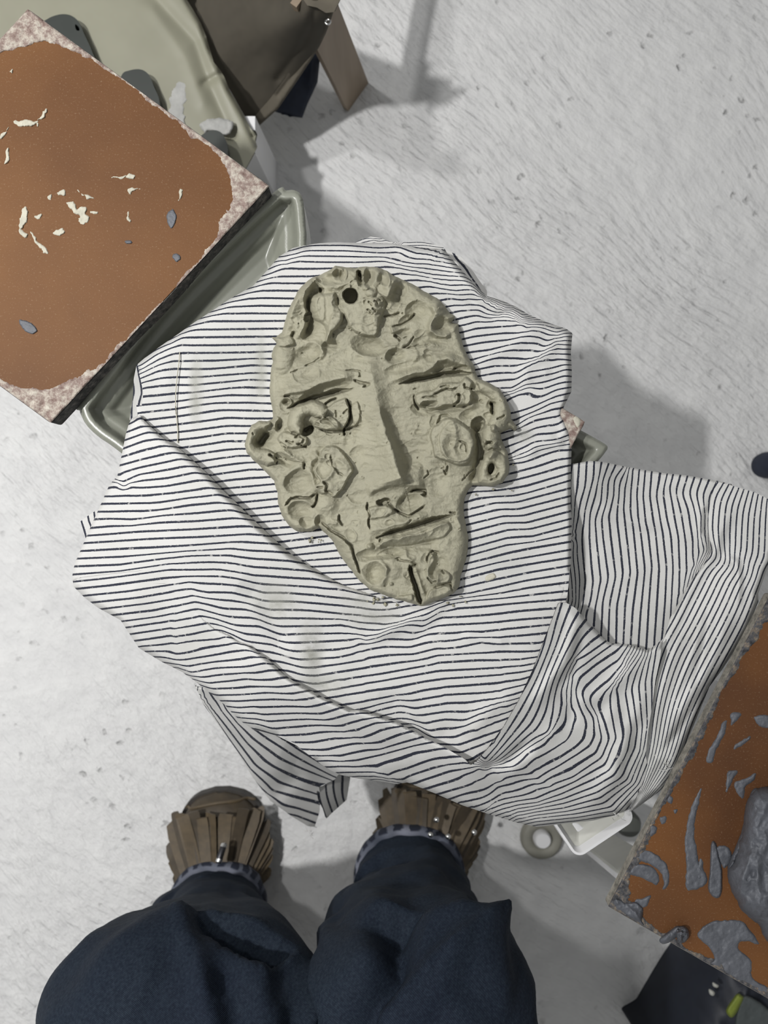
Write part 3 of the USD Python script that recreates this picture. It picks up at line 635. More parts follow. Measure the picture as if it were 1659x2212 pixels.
# folded flap and the lower spread: the same cloth turned back over itself
b_out = (FOLD_B[1:-3] + T('C7', '500,255 620,300 760,330 880,300 1000,320 1100,330') + T('C8', '0,415 250,380 500,348 800,292 1140,246 1130,363 1080,520 1020,700 980,800 930,942 870,1120 800,1270 750,1340 660,1510 590,1600 430,1800 300,1905')
         + T('C7', '1400,1850 1230,1740 1000,1640 800,1520 560,1420 330,1360 200,1320') + T('C6', '1500,1450 1150,1270 950,1160 700,960 550,850 350,740 150,560 60,400 0,300')
         + T('C5', '900,1659 400,1659 70,1640 65,1600 90,1480 185,1262 250,1110 310,980 400,775 470,700 500,560 545,330 570,240 600,180'))
b_z = [(300, 900, Z0 + .009), (330, 930, Z0 + .012), (430, 1030, Z0 + .019), (520, 1110, Z0 + .021), (620, 1210, Z0 + .016), (720, 1270, Z0 + .009), (800, 1290, Z0 + .0035), (880, 1312, Z0 + .0012), (960, 1310, Z0 + .0012), (1050, 1300, Z0 + .001), (1220, 1262, Z0 + .0005),
       (260, 1000, Z0 + .004), (160, 1240, Z0 - .030), (260, 1180, Z0 - .006), (400, 1180, Z0 + .014), (400, 1300, Z0 + .002), (560, 1290, Z0 + .010), (560, 1400, Z0 + .000), (700, 1400, Z0 - .001), (850, 1420, Z0 - .001), (1000, 1400, Z0), (1180, 1400, Z0), (900, 1540, Z0 - .008),
       (720, 1510, Z0 - .006), (1050, 1600, Z0 - .012), (1140, 1530, Z0 - .004)]
sheet(cloth, 'lower_spread', b_out, b_z, G_B, step=3.0, seed=2,
      ridges=[(T('C6', '560,250 790,370 850,520 950,745 1050,820'), -0.004, 26, 26), (T('C7', '450,650 640,600 860,490 1060,420 1200,330'), 0.003, 10, 16), (T('C7', '520,690 880,690 1080,560 1150,450'), -0.0016, 14, 14),
              (T('C7', '560,1180 760,1260 900,1320 1020,1480 1300,1580'), -0.0035, 22, 22), (T('C8', '200,1680 450,1380 700,1290'), 0.0032, 24, 20), (T('C7', '60,700 60,1000 150,1150'), -0.003, 24, 24), (T('C8', '150,720 380,775 600,790'), 0.0018, 14, 14)],
      lips=[(FOLD_B[1:-1], lambda t: 0.004 + 0.016 * np.sin(np.pi * np.clip(t, 0, 1)) ** 1.2, 16), (RIGHT[1:], 0.012, 12), (T('C5', '65,1600 185,1262 310,980 400,775 470,700 500,560 570,240 600,180'), 0.010, 12)])

# the band below the crest, hanging over the near side of the board and swept round to the tail
d_out = (CREST + T('C8', '300,1890 400,1780 540,1590 690,1330 820,1050 900,830 990,600 1050,440 1117,432 1200,480') + T('R2', '350,262 480,400 530,432 650,437 800,482 905,400 880,560 850,700 830,860 800,1050 780,1240 800,1330 760,1440 690,1560 650,1625')
         + T('R2', '560,1665 400,1705 200,1725 50,1745') + [(1160, 1786), (1120, 1778), (1060, 1760), (1000, 1740), (940, 1714), (880, 1690)] + T('C7', '740,1965 560,1935 390,1915 240,1885 150,1845 60,1790')
         + T('C6', '1000,1640 850,1600 700,1560 610,1505 520,1430 440,1340 370,1280 250,1190 150,1110 50,1040') + [(350, 1430), (300, 1400)] + T('C5', '500,1990 300,1880 180,1790 80,1690 68,1620 300,1590 700,1545 1000,1490'))
d_z = [(160, 1250, Z0 - .028), (411, 1252, Z0 + .004), (300, 1290, Z0 - .008), (440, 1340, Z0 + .003), (515, 1385, Z0 + .006), (600, 1440, Z0 + .010), (680, 1490, Z0 + .012), (760, 1532, Z0 + .010), (860, 1565, Z0 + .008), (960, 1610, Z0 + .004), (1020, 1655, Z0 - .004),
       (350, 1420, Z0 - .030), (480, 1540, Z0 - .030), (560, 1500, Z0 - .006), (640, 1600, Z0 - .035), (760, 1640, Z0 - .030), (880, 1680, Z0 - .045), (1000, 1735, Z0 - .055), (1160, 1780, Z0 - .06), (1300, 1768, Z0 - .06), (1140, 1680, Z0 - .025), (1200, 1600, Z0 - .012),
       (1240, 1320, Z0 + .004), (1230, 1420, Z0 + .002), (1300, 1390, Z0 - .008), (1400, 1400, Z0 - .012), (1320, 1500, Z0 - .018), (1400, 1560, Z0 - .025), (1370, 1700, Z0 - .045), (1180, 1520, Z0 - .004), (1060, 1660, Z0 - .010)]
sheet(cloth, 'near_band', d_out, d_z, G_D, step=3.0, seed=3,
      ridges=[(T('R2', '215,150 290,300 200,560 60,760 -60,900'), 0.007, 22, 16), (T('R2', '330,280 300,470 250,640 100,780'), -0.004, 14, 14), (T('R2', '230,900 300,850 420,830 560,720 740,560'), 0.0045, 22, 20), (T('R2', '270,790 240,960 130,1120 0,1250'), -0.003, 16, 16),
              (T('R2', '600,760 520,1000 610,1150 560,1350 400,1500'), 0.004, 26, 20), (T('R2', '780,700 700,1000 640,1250 500,1480 300,1640'), 0.005, 18, 24), (T('R2', '740,950 690,1180 600,1380'), -0.005, 14, 14),
              (T('C6', '400,1060 640,1000 840,960'), 0.0016, 20, 20), (T('C7', '100,1400 350,1550 580,1650 850,1700'), -0.002, 24, 24), (T('C7', '500,1860 800,1800 1100,1720'), 0.0025, 20, 20), (T('C8', '330,1925 560,1900 800,1700'), -0.007, 12, 16),
              (T('C8', '480,2000 640,1960 900,1800 1150,1500'), 0.004, 20, 20)],
      lips=[(CREST, lambda t: 0.0008 + 0.012 * np.sin(np.pi * np.clip(t * 1.02, 0, 1)), 13), (T('R2', '350,262 480,400 530,432 650,437 800,482 905,400'), 0.007, 10),
            (T('R2', '650,1625 400,1705 50,1745') + [(1120, 1778), (1000, 1740), (880, 1690)] + T('C7', '740,1965 390,1915 60,1790'), 0.02, 14), (T('C6', '850,1600 610,1505 440,1340 250,1190 50,1040') + [(300, 1400)] + T('C5', '300,1880 80,1690'), 0.02, 14)])

# tail on the right: a flat panel and the bundle of folds beside it
c_out = [(1228, 1000)] + T('R1', '275,470 380,450 470,458 600,485 760,515 920,540 1060,553 1200,577 1330,600 1420,635 1350,900 1330,1100 1250,1260 1120,1480 1000,1760') + T('R2', '870,560 600,620 350,480 180,300 100,130') + [(1205, 1400), (1215, 1250), (1222, 1100)]
c_z = [(1240, 1010, .4925), (1290, 1012, .4905), (1240, 1055, .4905), (1275, 1030, .489), (1350, 1020, .476), (1450, 1040, .470), (1550, 1070, .475), (1240, 1130, .476), (1240, 1200, .468), (1350, 1200, .466), (1450, 1220, .466), (1240, 1320, .47), (1350, 1380, .464), (1430, 1360, .462), (1500, 1150, .472)]
sheet(cloth, 'tail_panel', c_out, c_z, G_C, step=3.0, seed=4,
      ridges=[(T('R1', '420,760 640,880 900,930'), 0.0025, 14, 14), (T('R1', '600,590 900,700 1150,690'), -0.002, 16, 16), (T('R1', '400,1080 620,1280 800,1220'), 0.0018, 24, 24), (T('R1', '1200,700 1180,950 1220,1130'), 0.003, 12, 12), (T('R1', '1215,780 1210,1000'), -0.003, 10, 10)],
      lips=[(T('R1', '275,470 600,485 1060,553 1330,600'), 0.004, 6)])
r_out = T('R1', '1290,600 1420,635 1560,675 1690,740 1690,1160 1645,1250 1590,1400') + T('R2', '1590,130 1510,330 1430,470 1330,620 1240,740 1150,960 1080,1130 1000,1330 900,1480 700,1625 660,1640 700,1560 760,1440 790,1330 800,1240 830,1000 850,720 900,440 960,240') + T('R1', '1000,1500 1070,1370 1120,1290 1200,1195 1250,1100 1235,950 1230,850 1250,720')
r_z = [(1550, 1060, .480), (1655, 1090, .486), (1530, 1180, .482), (1520, 1235, .476), (1600, 1200, .490), (1655, 1230, .492), (1480, 1330, .478), (1560, 1350, .494), (1640, 1290, .493), (1430, 1420, .476), (1500, 1450, .494), (1600, 1380, .488), (1410, 1560, .474), (1480, 1540, .490), (1540, 1500, .486), (1400, 1640, .466), (1450, 1640, .480), (1490, 1600, .476), (1360, 1740, .450), (1400, 1700, .460)]
sheet(cloth, 'tail_folds', r_out, r_z, G_R, step=3.0, seed=5,
      ridges=[(T('R1', '1400,800 1310,960 1280,1080 1180,1220 1080,1400 1000,1600 930,1760'), 0.006, 14, 20), (T('R1', '1330,1130 1430,1180 1450,1300 1440,1500'), 0.004, 8, 12), (T('R2', '1060,220 960,560 850,900 800,1200'), -0.006, 14, 16), (T('R2', '1200,260 1080,560 950,860 850,1150'), 0.005, 14, 14),
              (T('R2', '1250,120 1220,330 1180,560 1130,780'), -0.004, 12, 12), (T('R2', '1400,200 1250,560 1000,960 850,1280'), 0.005, 16, 16), (T('R2', '1330,560 1150,850 1000,1080 870,1250'), -0.004, 10, 10), (T('R2', '900,1200 800,1340 700,1560'), 0.005, 14, 14)],
      lips=[(T('R1', '1000,1500 1070,1370 1120,1290 1200,1195 1250,1100'), 0.006, 10), (T('R1', '1690,1160 1645,1250 1590,1400') + T('R2', '1510,330 1430,470 1240,740 1080,1130 900,1480 660,1640'), 0.018, 14)])

# the loose corner that hangs down in front, frayed at its tip
e_out = T('BL', '95,190 140,285 180,340 300,505 380,640 470,760 580,840 655,885 690,890 715,815 720,745 712,690 790,655 830,600 700,540 500,440 300,300 150,190')
e_z = [(425, 1490, .44), (520, 1620, .34), (600, 1740, .25), (680, 1790, .20), (690, 1700, .27), (740, 1670, .30), (560, 1580, .40), (640, 1630, .36)]
sheet(cloth, 'hanging_corner', e_out, e_z, G_E, step=3.0, seed=6, ridges=[(T('BL', '260,250 430,480 600,560'), 0.01, 30, 30), (T('BL', '640,600 540,680 470,760'), -0.008, 20, 30)], lips=[(T('BL', '95,190 300,505 470,760 655,885'), 0.012, 12)])
G_E2 = (np.array([(680, 1720), (720, 1760), (700, 1742), (740, 1680), (760, 1700), (720, 1700), (690, 1700), (750, 1722.0)]), np.array([0, 1.2, 0.6, 2.8, 3.6, 2.0, 0.5, 3.2]) * 1.25)
e2_out = T('BL', '700,690 730,690 790,655 800,625 868,645 850,755 800,800 748,845 735,800 712,760')
sheet(cloth, 'turned_corner', e2_out, [(690, 1700, .262), (757, 1690, .215), (748, 1735, .21), (705, 1760, .245), (727, 1675, .250)], G_E2, step=2.5, seed=7)
# small glimpses of the cloth's underside beyond the main outline
G_F = (np.array([(176, 1128), (186, 1165), (190, 1115), (198, 1140), (203, 1105), (206, 1125.0)]), np.array([0.5, 0.5, 1.5, 1.5, 2.5, 2.5]))
sheet(cloth, 'side_corner', [(174, 1126), (190, 1114), (205, 1104), (222, 1100), (225, 1140), (205, 1165), (186, 1166)], lambda X: np.full(len(X), 0.455), G_F, step=2.5, seed=8)
G_S = (np.array([(285, 825), (283, 880), (297, 793), (306, 850), (312, 850), (292, 870.0)]), np.array([0.4, 0.4, 1.5, 1.5, 2.0, 1.0]))
sheet(cloth, 'side_drop', T('C1', '105,1190 150,1290 170,1380 165,1450 155,1560 130,1640 80,1700 40,1690 70,1500 78,1320'), [(296, 790, Z0 - .012), (288, 830, Z0 - .03), (308, 850, Z0 - .006), (282, 890, Z0 - .03), (304, 890, Z0 - .004)], G_S, step=2.5, seed=9)
G_T = (np.array([(960, 540), (995, 555), (1010, 570), (1030, 600), (1050, 630), (975, 560), (1000, 590), (1020, 615.0)]), np.array([0.5, 2, 2, 2.2, 2.2, 0.9, 0.9, 0.9]) * 1.0)
sheet(cloth, 'far_drop', T('C3', '180,150 280,175 440,250 540,360 610,470 700,590 700,640 600,560 420,370 250,200'), lambda X: np.full(len(X), 0.445), G_T, step=2.5, seed=10)
G_U = guides("""
0.5: C2 675,150 760,115 870,120
1.5: C2 730,150 860,118 1000,150
2.5: C2 800,155 960,150
3.5: C2 980,150 1150,143 1300,165
4.5: C2 1000,170 1180,165 1330,185
""")
sheet(cloth, 'far_fold', T('C2', '670,155 740,120 800,103 860,112 960,145 1100,140 1200,143 1320,180 1330,215 1100,215 900,195 700,175'), lambda X: np.full(len(X), 0.470), G_U, step=2.5, seed=11)
# frayed threads at the tip of the corner and along the hem at lower right
rng = np.random.default_rng(3)
thr = []
for (x, y, z, n, sp) in ((672, 1795, .205, 14, 9), (1335, 1765, .445, 8, 12), (1440, 1655, .48, 8, 10)):
    for k in range(n):
        a = P(x + rng.normal(0, sp / 2), y + rng.normal(0, 4), z); q = rng.normal(0, 0.004, 3); q[2] = -abs(q[2])
        thr.append(tube([a, a + q * 0.5 + (0, -.001, 0), a + q], 0.00028, 5))
obj('frayed_threads', cat_(thr), cloth_m, cloth, smooth=True, kind='stuff')
q_ = [P(x, y, Z0 + .0012) for x, y in T('C1', '490,1080 485,1160 470,1280 458,1400 452,1520 458,1640') + T('C5', '992,60 1000,160 1012,300 1010,400')]
obj('loose_thread', tube(spline(np.array(q_), .004), .0004, 6), pale_clay_m, cloth, smooth=True, label='pale loose thread lying on the cloth')

# ---------------------------------------------------------------- the clay face
clay_out = np.array([(724,574),(741,576),(765,579),(789,575),(816,577),(836,586),(855,598),(888,612),(915,628),(944,644),(963,663),(972,676),(983,682),(981,690),(976,697),(990,699),(991,711),(994,728),(1000,745),(1011,771),(1023,788),(1028,806),(1036,818),(1060,829),
    (1079,841),(1093,861),(1103,885),(1104,905),(1117,920),(1114,931),(1103,926),(1081,935),(1084,952),(1096,976),(1101,1000),(1098,1024),(1086,1043),(1064,1051),(1040,1050),(1021,1049),(1011,1060),(1003,1077),(1002,1108),(1007,1137),(1013,1164),(1011,1185),(1004,1217),(995,1246),(992,1267),(980,1282),(949,1296),(915,1309),(907,1309),
    (886,1302),(862,1296),(842,1290),(826,1284),(801,1275),(777,1255),(753,1226),(734,1198),(717,1166),(702,1152),(690,1140),(674,1148),(645,1149),(625,1137),(608,1113),(601,1089),(599,1065),(592,1038),(572,1017),(548,995),(533,978),(529,961),(534,937),(543,918),(560,909),(578,910),(590,903),(589,887),(584,866),(583,846),(584,805),(590,781),(586,770),(590,752),(598,742),(586,727),
    (597,728),(609,718),(613,706),(619,680),(629,656),(642,632),(654,615),(674,600),(690,593),(707,586)], float)
def zoomed(c, pts): return np.array(T(c, pts))

class Clay:
    """the face as a height field: millimetres above the cloth over picture points, pressed and pinched by the strokes below"""
    G = 1.5                                             # how deep the hands worked
    def __init__(s, X): s.X = X; s.H = np.zeros(len(X))
    def sel(s, pts, m):
        pts = np.atleast_2d(np.asarray(pts, float)); a, b = pts.min(0) - m, pts.max(0) + m
        return np.flatnonzero((s.X[:, 0] > a[0]) & (s.X[:, 0] < b[0]) & (s.X[:, 1] > a[1]) & (s.X[:, 1] < b[1]))
    def local(s, X, c, ang):
        d = X - np.asarray(c, float); a = math.radians(ang)
        return d[:, 0] * math.cos(a) + d[:, 1] * math.sin(a), -d[:, 0] * math.sin(a) + d[:, 1] * math.cos(a)
    def bump(s, c, rx, ry, h, ang=0, flat=1.0):
        i = s.sel(c, max(rx, ry)); u, v = s.local(s.X[i], c, ang); r2 = (u / rx) ** 2 + (v / ry) ** 2
        s.H[i] += s.G * h * np.clip(1 - r2, 0, 1) ** flat
    def scoop(s, c, rx, ry, depth, ang=0, lip=None, liph=2.0):
        i = s.sel(c, 1.8 * max(rx, ry)); X = s.X[i] + 3.0 * np.c_[fbm2(s.X[i], 30, 2, int(c[0])), fbm2(s.X[i], 30, 2, int(c[1]))]
        u, v = s.local(X, c, ang); r = np.sqrt((u / rx) ** 2 + (v / ry) ** 2)
        d = X - np.asarray(c, float); th = np.arctan2(d[:, 1], d[:, 0])        # steep where the thumb stopped, running out opposite
        s.H[i] -= s.G * 1.15 * depth * np.clip(1 - r ** 2, 0, 1) ** (1.35 - 0.75 * np.cos(th - math.radians(225 if lip is None else lip)))
        if lip is not None:
            s.H[i] += s.G * liph * np.exp(-((r - 1.1) / 0.18) ** 2) * np.clip(np.cos(th - math.radians(lip)), 0, 1)
    def near(s, line, m):
        l = np.asarray(line, float); L = LineString(l); i = s.sel(l, m); X = s.X[i] + 2.2 * np.c_[fbm2(s.X[i], 18, 2, 61), fbm2(s.X[i], 18, 2, 62)]
        p = shapely.points(X[:, 0], X[:, 1])
        d = shapely.distance(p, L); q = shapely.line_locate_point(L, p, normalized=True); t = np.clip(q, 0.003, 0.997)
        a = shapely.get_coordinates(shapely.line_interpolate_point(L, t - 0.003, normalized=True)); b = shapely.get_coordinates(shapely.line_interpolate_point(L, t + 0.003, normalized=True))
        e = b - a; side = np.sign(e[:, 0] * (X - a)[:, 1] - e[:, 1] * (X - a)[:, 0])
        return i, d, q, side
    def ridge(s, line, h, w0, w1=None, taper=0.15, power=1.6):
        """w0: width on the left of the stroke's direction as drawn on screen, w1: on its right"""
        w1 = w0 if w1 is None else w1
        i, d, q, side = s.near(line, 3 * max(w0, w1))
        w = np.where(side > 0, w1, w0)
        k = np.minimum(1, np.minimum(q, 1 - q) / taper + 0.12) if taper else 1
        hh = np.interp(q, np.linspace(0, 1, len(h)), h) if np.ndim(h) else h
        s.H[i] += s.G * hh * k * np.exp(-(d / w) ** power)
    def coil(s, line, r, h, taper=0.1):
        i, d, q, _ = s.near(line, r + 4)
        k = np.minimum(1, np.minimum(q, 1 - q) / taper + 0.35)
        s.H[i] += s.G * h * np.sqrt(np.clip(1 - (d / (r * k)) ** 2, 0, 1))
    def slit(s, line, w, depth, taper=0.12):
        i, d, q, _ = s.near(line, w + 4)
        k = np.minimum(1, np.minimum(q, 1 - q) / taper + 0.1)
        s.H[i] -= s.G * depth * k * np.clip(1 - (d / (w * k)) ** 2, 0, 1) ** 0.7
    def patch(s, outline, h, edge=3.0, rough=0.25, seed=0, dome=0.0):
        """a pressed-on piece of clay with a sharp rim"""
        pg = Polygon(spline(outline, 4, True)).buffer(0); i = s.sel(np.array(pg.convex_hull.exterior.coords), 6)
        X = s.X[i]; X = X + 6.0 * np.c_[fbm2(X, 16, 3, seed), fbm2(X, 16, 3, seed + 50)]
        p = shapely.points(X[:, 0], X[:, 1]); ins = shapely.contains_xy(pg, X[:, 0], X[:, 1])
        d = np.where(ins, shapely.distance(p, pg.boundary), 0)
        k = np.clip(d / edge, 0, 1); k = k * (2 - k)
        s.H[i] += s.G * (k * (h + rough * 6 * fbm2(s.X[i], 22, 3, seed)) + dome * np.clip(d / 25, 0, 1) ** 0.7)
    def hole(s, c, rx, ry, depth, ang=0):
        i = s.sel(c, 1.2 * max(rx, ry)); u, v = s.local(s.X[i], c, ang); r = np.sqrt((u / rx) ** 2 + (v / ry) ** 2)
        k = np.clip((1.06 - r) / 0.14, 0, 1)
        s.H[i] = s.H[i] * (1 - k) + np.minimum(s.H[i], depth) * k

co = resample(clay_out, 2.5, True)
co = co + 3.4 * np.c_[fbm2(co, 11, 3, 3), fbm2(co, 11, 3, 4)] * 1.3
X, tri, nb = fill(co, 1.45)
C = Clay(X + 7.0 * np.c_[fbm2(X, 30, 3, 71), fbm2(X, 30, 3, 72)] + 3.2 * np.c_[fbm2(X, 8, 3, 73), fbm2(X, 8, 3, 74)])     # hand-made lines are never true
rim = dist(X, LineString(np.vstack([X[:nb], X[:1]])))
# slab thickness and the roll of its edge, wider where the wall of the slab shows
wide = 9 + 20 * np.exp(-(((X[:, 0] - 1000) / 40) ** 2 + ((X[:, 1] - 1190) / 70) ** 2)) + 13 * np.exp(-(((X[:, 0] - 745) / 40) ** 2 + ((X[:, 1] - 1215) / 60) ** 2)) + 9 * np.exp(-(((X[:, 0] - 1003) / 25) ** 2 + ((X[:, 1] - 1090) / 40) ** 2)) + 7 * np.exp(-(((X[:, 0] - 965) / 50) ** 2 + ((X[:, 1] - 660) / 60) ** 2))
q = np.clip(rim / wide, 0, 1)
C.H += 13.0 * np.sqrt(1 - (1 - q) ** 2) ** 1.1 + 4.0 * np.clip(rim / 120, 0, 1)
C.H += 4.0 * fbm2(X, 62, 3, 11) * np.clip(rim / 14, 0, 1)
A, B_, Z, D = (lambda p: zoomed('ZA', p)), (lambda p: zoomed('ZB', p)), (lambda p: zoomed('ZC', p)), (lambda p: zoomed('ZD', p))
# -- crown: thumbed petals along the top edge
C.scoop((705, 601), 24, 16, 5.0, 25, 200, 2.5); C.scoop((729, 593), 13, 13, 4.0, 0, 0, 1.5); C.scoop((740, 594), 9, 14, 3.0, 10, 0, 1.2)
C.scoop((799, 596), 14, 23, 5.0, 8, 180, 2.5); C.scoop((826, 598), 15, 22, 4.0, -20, 0, 2)
C.slit(A('1140,180 1140,240 1170,330'), 6, 7); C.slit(A('1130,215 1180,250'), 4, 4)
C.ridge(A('930,150 900,190 850,210'), 2.5, 5, 5); C.ridge(A('860,330 960,330 1100,260 1130,240'), 3.5, 9, 7)
C.ridge(B_('310,240 270,330 230,430 205,455'), 7.5, 7, 26); C.ridge(B_('90,330 140,250 180,180'), 3, 8, 8); C.scoop((863, 634), 15, 30, 4.5, 20); C.ridge(B_('330,300 360,360 350,440'), 2.5, 6, 10)
# left curled flap and its dark hollow
C.ridge(A('620,350 560,480 530,560 560,680 600,740'), 4.0, 15, 10); C.ridge(A('770,300 700,310 650,360 640,430 660,520 680,600 640,700 580,800'), 5.0, 9, 5)
C.ridge(A('690,390 690,520 720,620 700,700 640,790'), -10.5, 12, 9, 0.2); C.scoop((682, 626), 15, 26, 5.0, 25); C.slit(A('780,360 830,370'), 6, 6)
C.ridge(A('540,600 560,650 530,740'), -2.5, 6, 6); C.slit(A('560,730 540,780'), 4, 4)
C.patch(A('690,470 730,400 860,385 930,370 950,450 1000,590 970,680 900,760 870,830 840,810 850,720 820,660 720,600'), 5.0, 9, 0.2, 1, 1.5)
C.scoop((702, 668), 17, 34, 2.6, -8); C.ridge(A('820,400 830,520 815,640'), 1.2, 4, 4); C.patch(A('900,560 1000,560 990,640 930,720 900,820 870,840 845,800 860,720'), 2.0, 4, 0.2, 2)
# petal round the hanging hole
C.patch(A('960,430 1010,330 1130,270 1230,330 1320,380 1380,470 1360,560 1330,640 1310,750 1230,780 1130,750 1050,680 1010,600 960,520'), 4.2, 6, 0.3, 3, 1.5)
C.bump((806, 661), 19, 20, 3.5, 0, 0.6); C.bump((801, 630), 13, 14, 3.0, 0, 0.6); C.bump((813, 690), 12, 14, 2.5, 0, 0.6); C.bump((790, 622), 8, 7, 2.5)
for k, (a, b) in enumerate(((800, 655), (808, 668), (797, 672), (812, 652))): C.slit([(a - 5, b - 3), (a + 2, b + 1), (a + 4, b + 6)], 2.4, 2.2)
# forehead scoops and smears
C.scoop((797, 744), 42, 24, 5.0, 12, 100, 1.5); C.scoop((858, 769), 26, 17, 4.6, -10, 200, 1.5); C.scoop((716, 748), 22, 16, 3.0, -20)
C.scoop((660, 766), 36, 22, 3.6, -25, 0, 1.2); C.bump((612, 770), 24, 42, 3.2, 10); C.ridge(A('760,830 810,890 830,940 780,990'), 2.2, 5, 10); C.slit(A('800,960 740,1010 650,1040'), 2.2, 2); C.slit(A('520,1110 600,1070'), 2, 1.5)
C.patch(A('370,770 460,780 540,770 560,850 440,870 390,840'), 3.0, 4, 0.3, 4)
C.ridge(B_('600,480 640,520 665,570 640,620 612,680 620,730 680,765 760,770 810,740'), 5.0, 14, 4.5, 0.1); C.scoop((901, 672), 27, 24, 4.4, -20); C.scoop((955, 705), 24, 22, 4.0, 20); C.bump((950, 660), 20, 26, 2.5, 30)
C.slit(B_('190,600 280,590 350,555'), 2.6, 2.6); C.slit(B_('270,690 360,670 420,640 500,560'), 3.0, 3.0); C.slit(B_('290,760 340,790 360,820'), 3.2, 4); C.slit(B_('380,875 420,850 480,770'), 2.4, 2.4); C.slit(B_('400,880 520,850 640,850'), 2.2, 1.8)
C.ridge(B_('280,670 275,710 285,750'), 2.6, 10, 3); C.ridge(B_('180,850 260,860 350,830'), 1.6, 4, 8); C.scoop((880, 690), 22, 9, 2.6, -25); C.scoop((872, 718), 20, 8, 2.4, -18); C.ridge(B_('440,870 600,840 700,860'), 1.5, 5, 5)
C.bump((905, 760), 60, 16, 1.8, -12); C.scoop((925, 735), 40, 10, 1.6, -10)
# brows: a swollen bar above a knife cut
C.ridge(A('420,1270 560,1230 700,1200 850,1150 1000,1110 1100,1100'), 3.2, 22, 16); C.ridge(A('430,1310 560,1280 700,1245 800,1195 920,1165 1010,1145 1080,1170'), 3.6, 11, 4, 0.1)
C.ridge(A('600,1330 760,1290 930,1225 1060,1200'), -4.5, 12, 12, 0.2); C.slit(A('500,1420 640,1360 800,1312 960,1265 1095,1238'), 6.5, 9.5, 0.25); C.slit(A('1090,1160 1150,1185 1230,1200 1170,1230'), 3, 3); C.slit(A('1010,1078 1150,1078 1155,1140'), 2, 1.8)
C.scoop((618, 868), 10, 8, 4, 0, 0, 2); C.slit(A('470,1310 530,1310'), 3, 3); C.ridge(A('510,1320 600,1320 700,1250 740,1220'), 2.0, 4, 6)
C.ridge(B_('290,1170 420,1120 560,1090 640,1050 690,990 780,965 830,1010 900,1020 1000,1030'), 4.4, 12, 5, 0.1); C.ridge(B_('640,1110 720,1060 800,1050 900,1075'), -5.5, 10, 9, 0.2)
C.slit(B_('335,1205 470,1168 600,1140 760,1115 900,1105 1022,1100'), 6.5, 9.5, 0.22); C.slit(B_('820,1075 900,1045 960,1040'), 3, 3); C.scoop((870, 795), 44, 13, 2.0, -14); C.bump((975, 775), 22, 10, 2.4, 10)
# eyes
C.coil(Z('600,300 570,230 590,150 640,95 720,80 790,110 820,160'), 17, 8.0); C.hole((665, 930), 15, 9, 4.0, -35); C.ridge(Z('640,290 680,250 740,240'), -5, 8, 8)
C.patch(Z('840,100 900,60 960,20 1040,0 1060,80 1060,180 1010,270 940,260 860,180 800,140'), 5.5, 3.5, 0.4, 5); C.slit(Z('1030,0 1065,80 1060,180 1010,270 1010,340'), 3.0, 5.5, 0.05); C.slit(Z('1000,140 1050,95'), 2, 2); C.slit(Z('940,110 940,180'), 2, 1.6); C.slit(Z('830,60 900,20 950,0'), 3, 3.5)
C.patch(Z('735,235 780,185 880,165 950,200 975,250 940,285 850,295 780,280'), 4.5, 4, 0.1, 6); C.scoop((713, 911), 23, 8.5, 3.2, 6); C.slit(Z('770,285 880,300 1000,290 1080,260 1170,240'), 3, 3.5); C.slit(Z('745,230 790,240'), 3, 3)
C.patch(Z('1080,90 1130,30 1160,110 1150,200 1100,230'), 2.5, 3, 0.3, 7); C.ridge(Z('1180,120 1190,60'), 1, 3, 3)
C.patch(Z('410,350 480,290 560,320 650,330 690,390 640,440 540,450 450,430'), 4.2, 5, 0.8, 8); C.slit(Z('560,360 600,330 650,360 630,420 580,410'), 3, 3); C.slit(Z('430,390 500,440'), 3, 3); C.slit(Z('620,430 680,440'), 3, 3); C.slit(Z('480,380 540,400 560,380'), 2.4, 2.4)
C.patch(B_('470,1330 530,1270 640,1250 700,1200 800,1180 880,1180 940,1130 1000,1180 990,1240 1000,1330 960,1380 880,1400 800,1390 700,1420 600,1420 520,1410'), 5.5, 4.5, 0.5, 9); C.scoop((928, 874), 22, 8.5, 7.0, -14)
C.slit(B_('475,1300 490,1390 520,1440'), 3, 4); C.slit(B_('640,1300 760,1240 820,1250 870,1230'), 2.8, 3); C.slit(B_('860,1280 885,1300 870,1360 820,1400'), 3.4, 4.5); C.slit(B_('920,1190 930,1240 1000,1250'), 2.4, 3); C.slit(B_('540,1330 640,1310 690,1320'), 2.2, 2); C.slit(B_('700,1230 760,1210 800,1220'), 2, 2); C.bump((993, 866), 13, 17, 3.0, 10)
C.ridge(B_('540,1450 700,1440 850,1420 960,1380'), -2.5, 6, 8); C.scoop((905, 888), 20, 12, 2.0, 30)
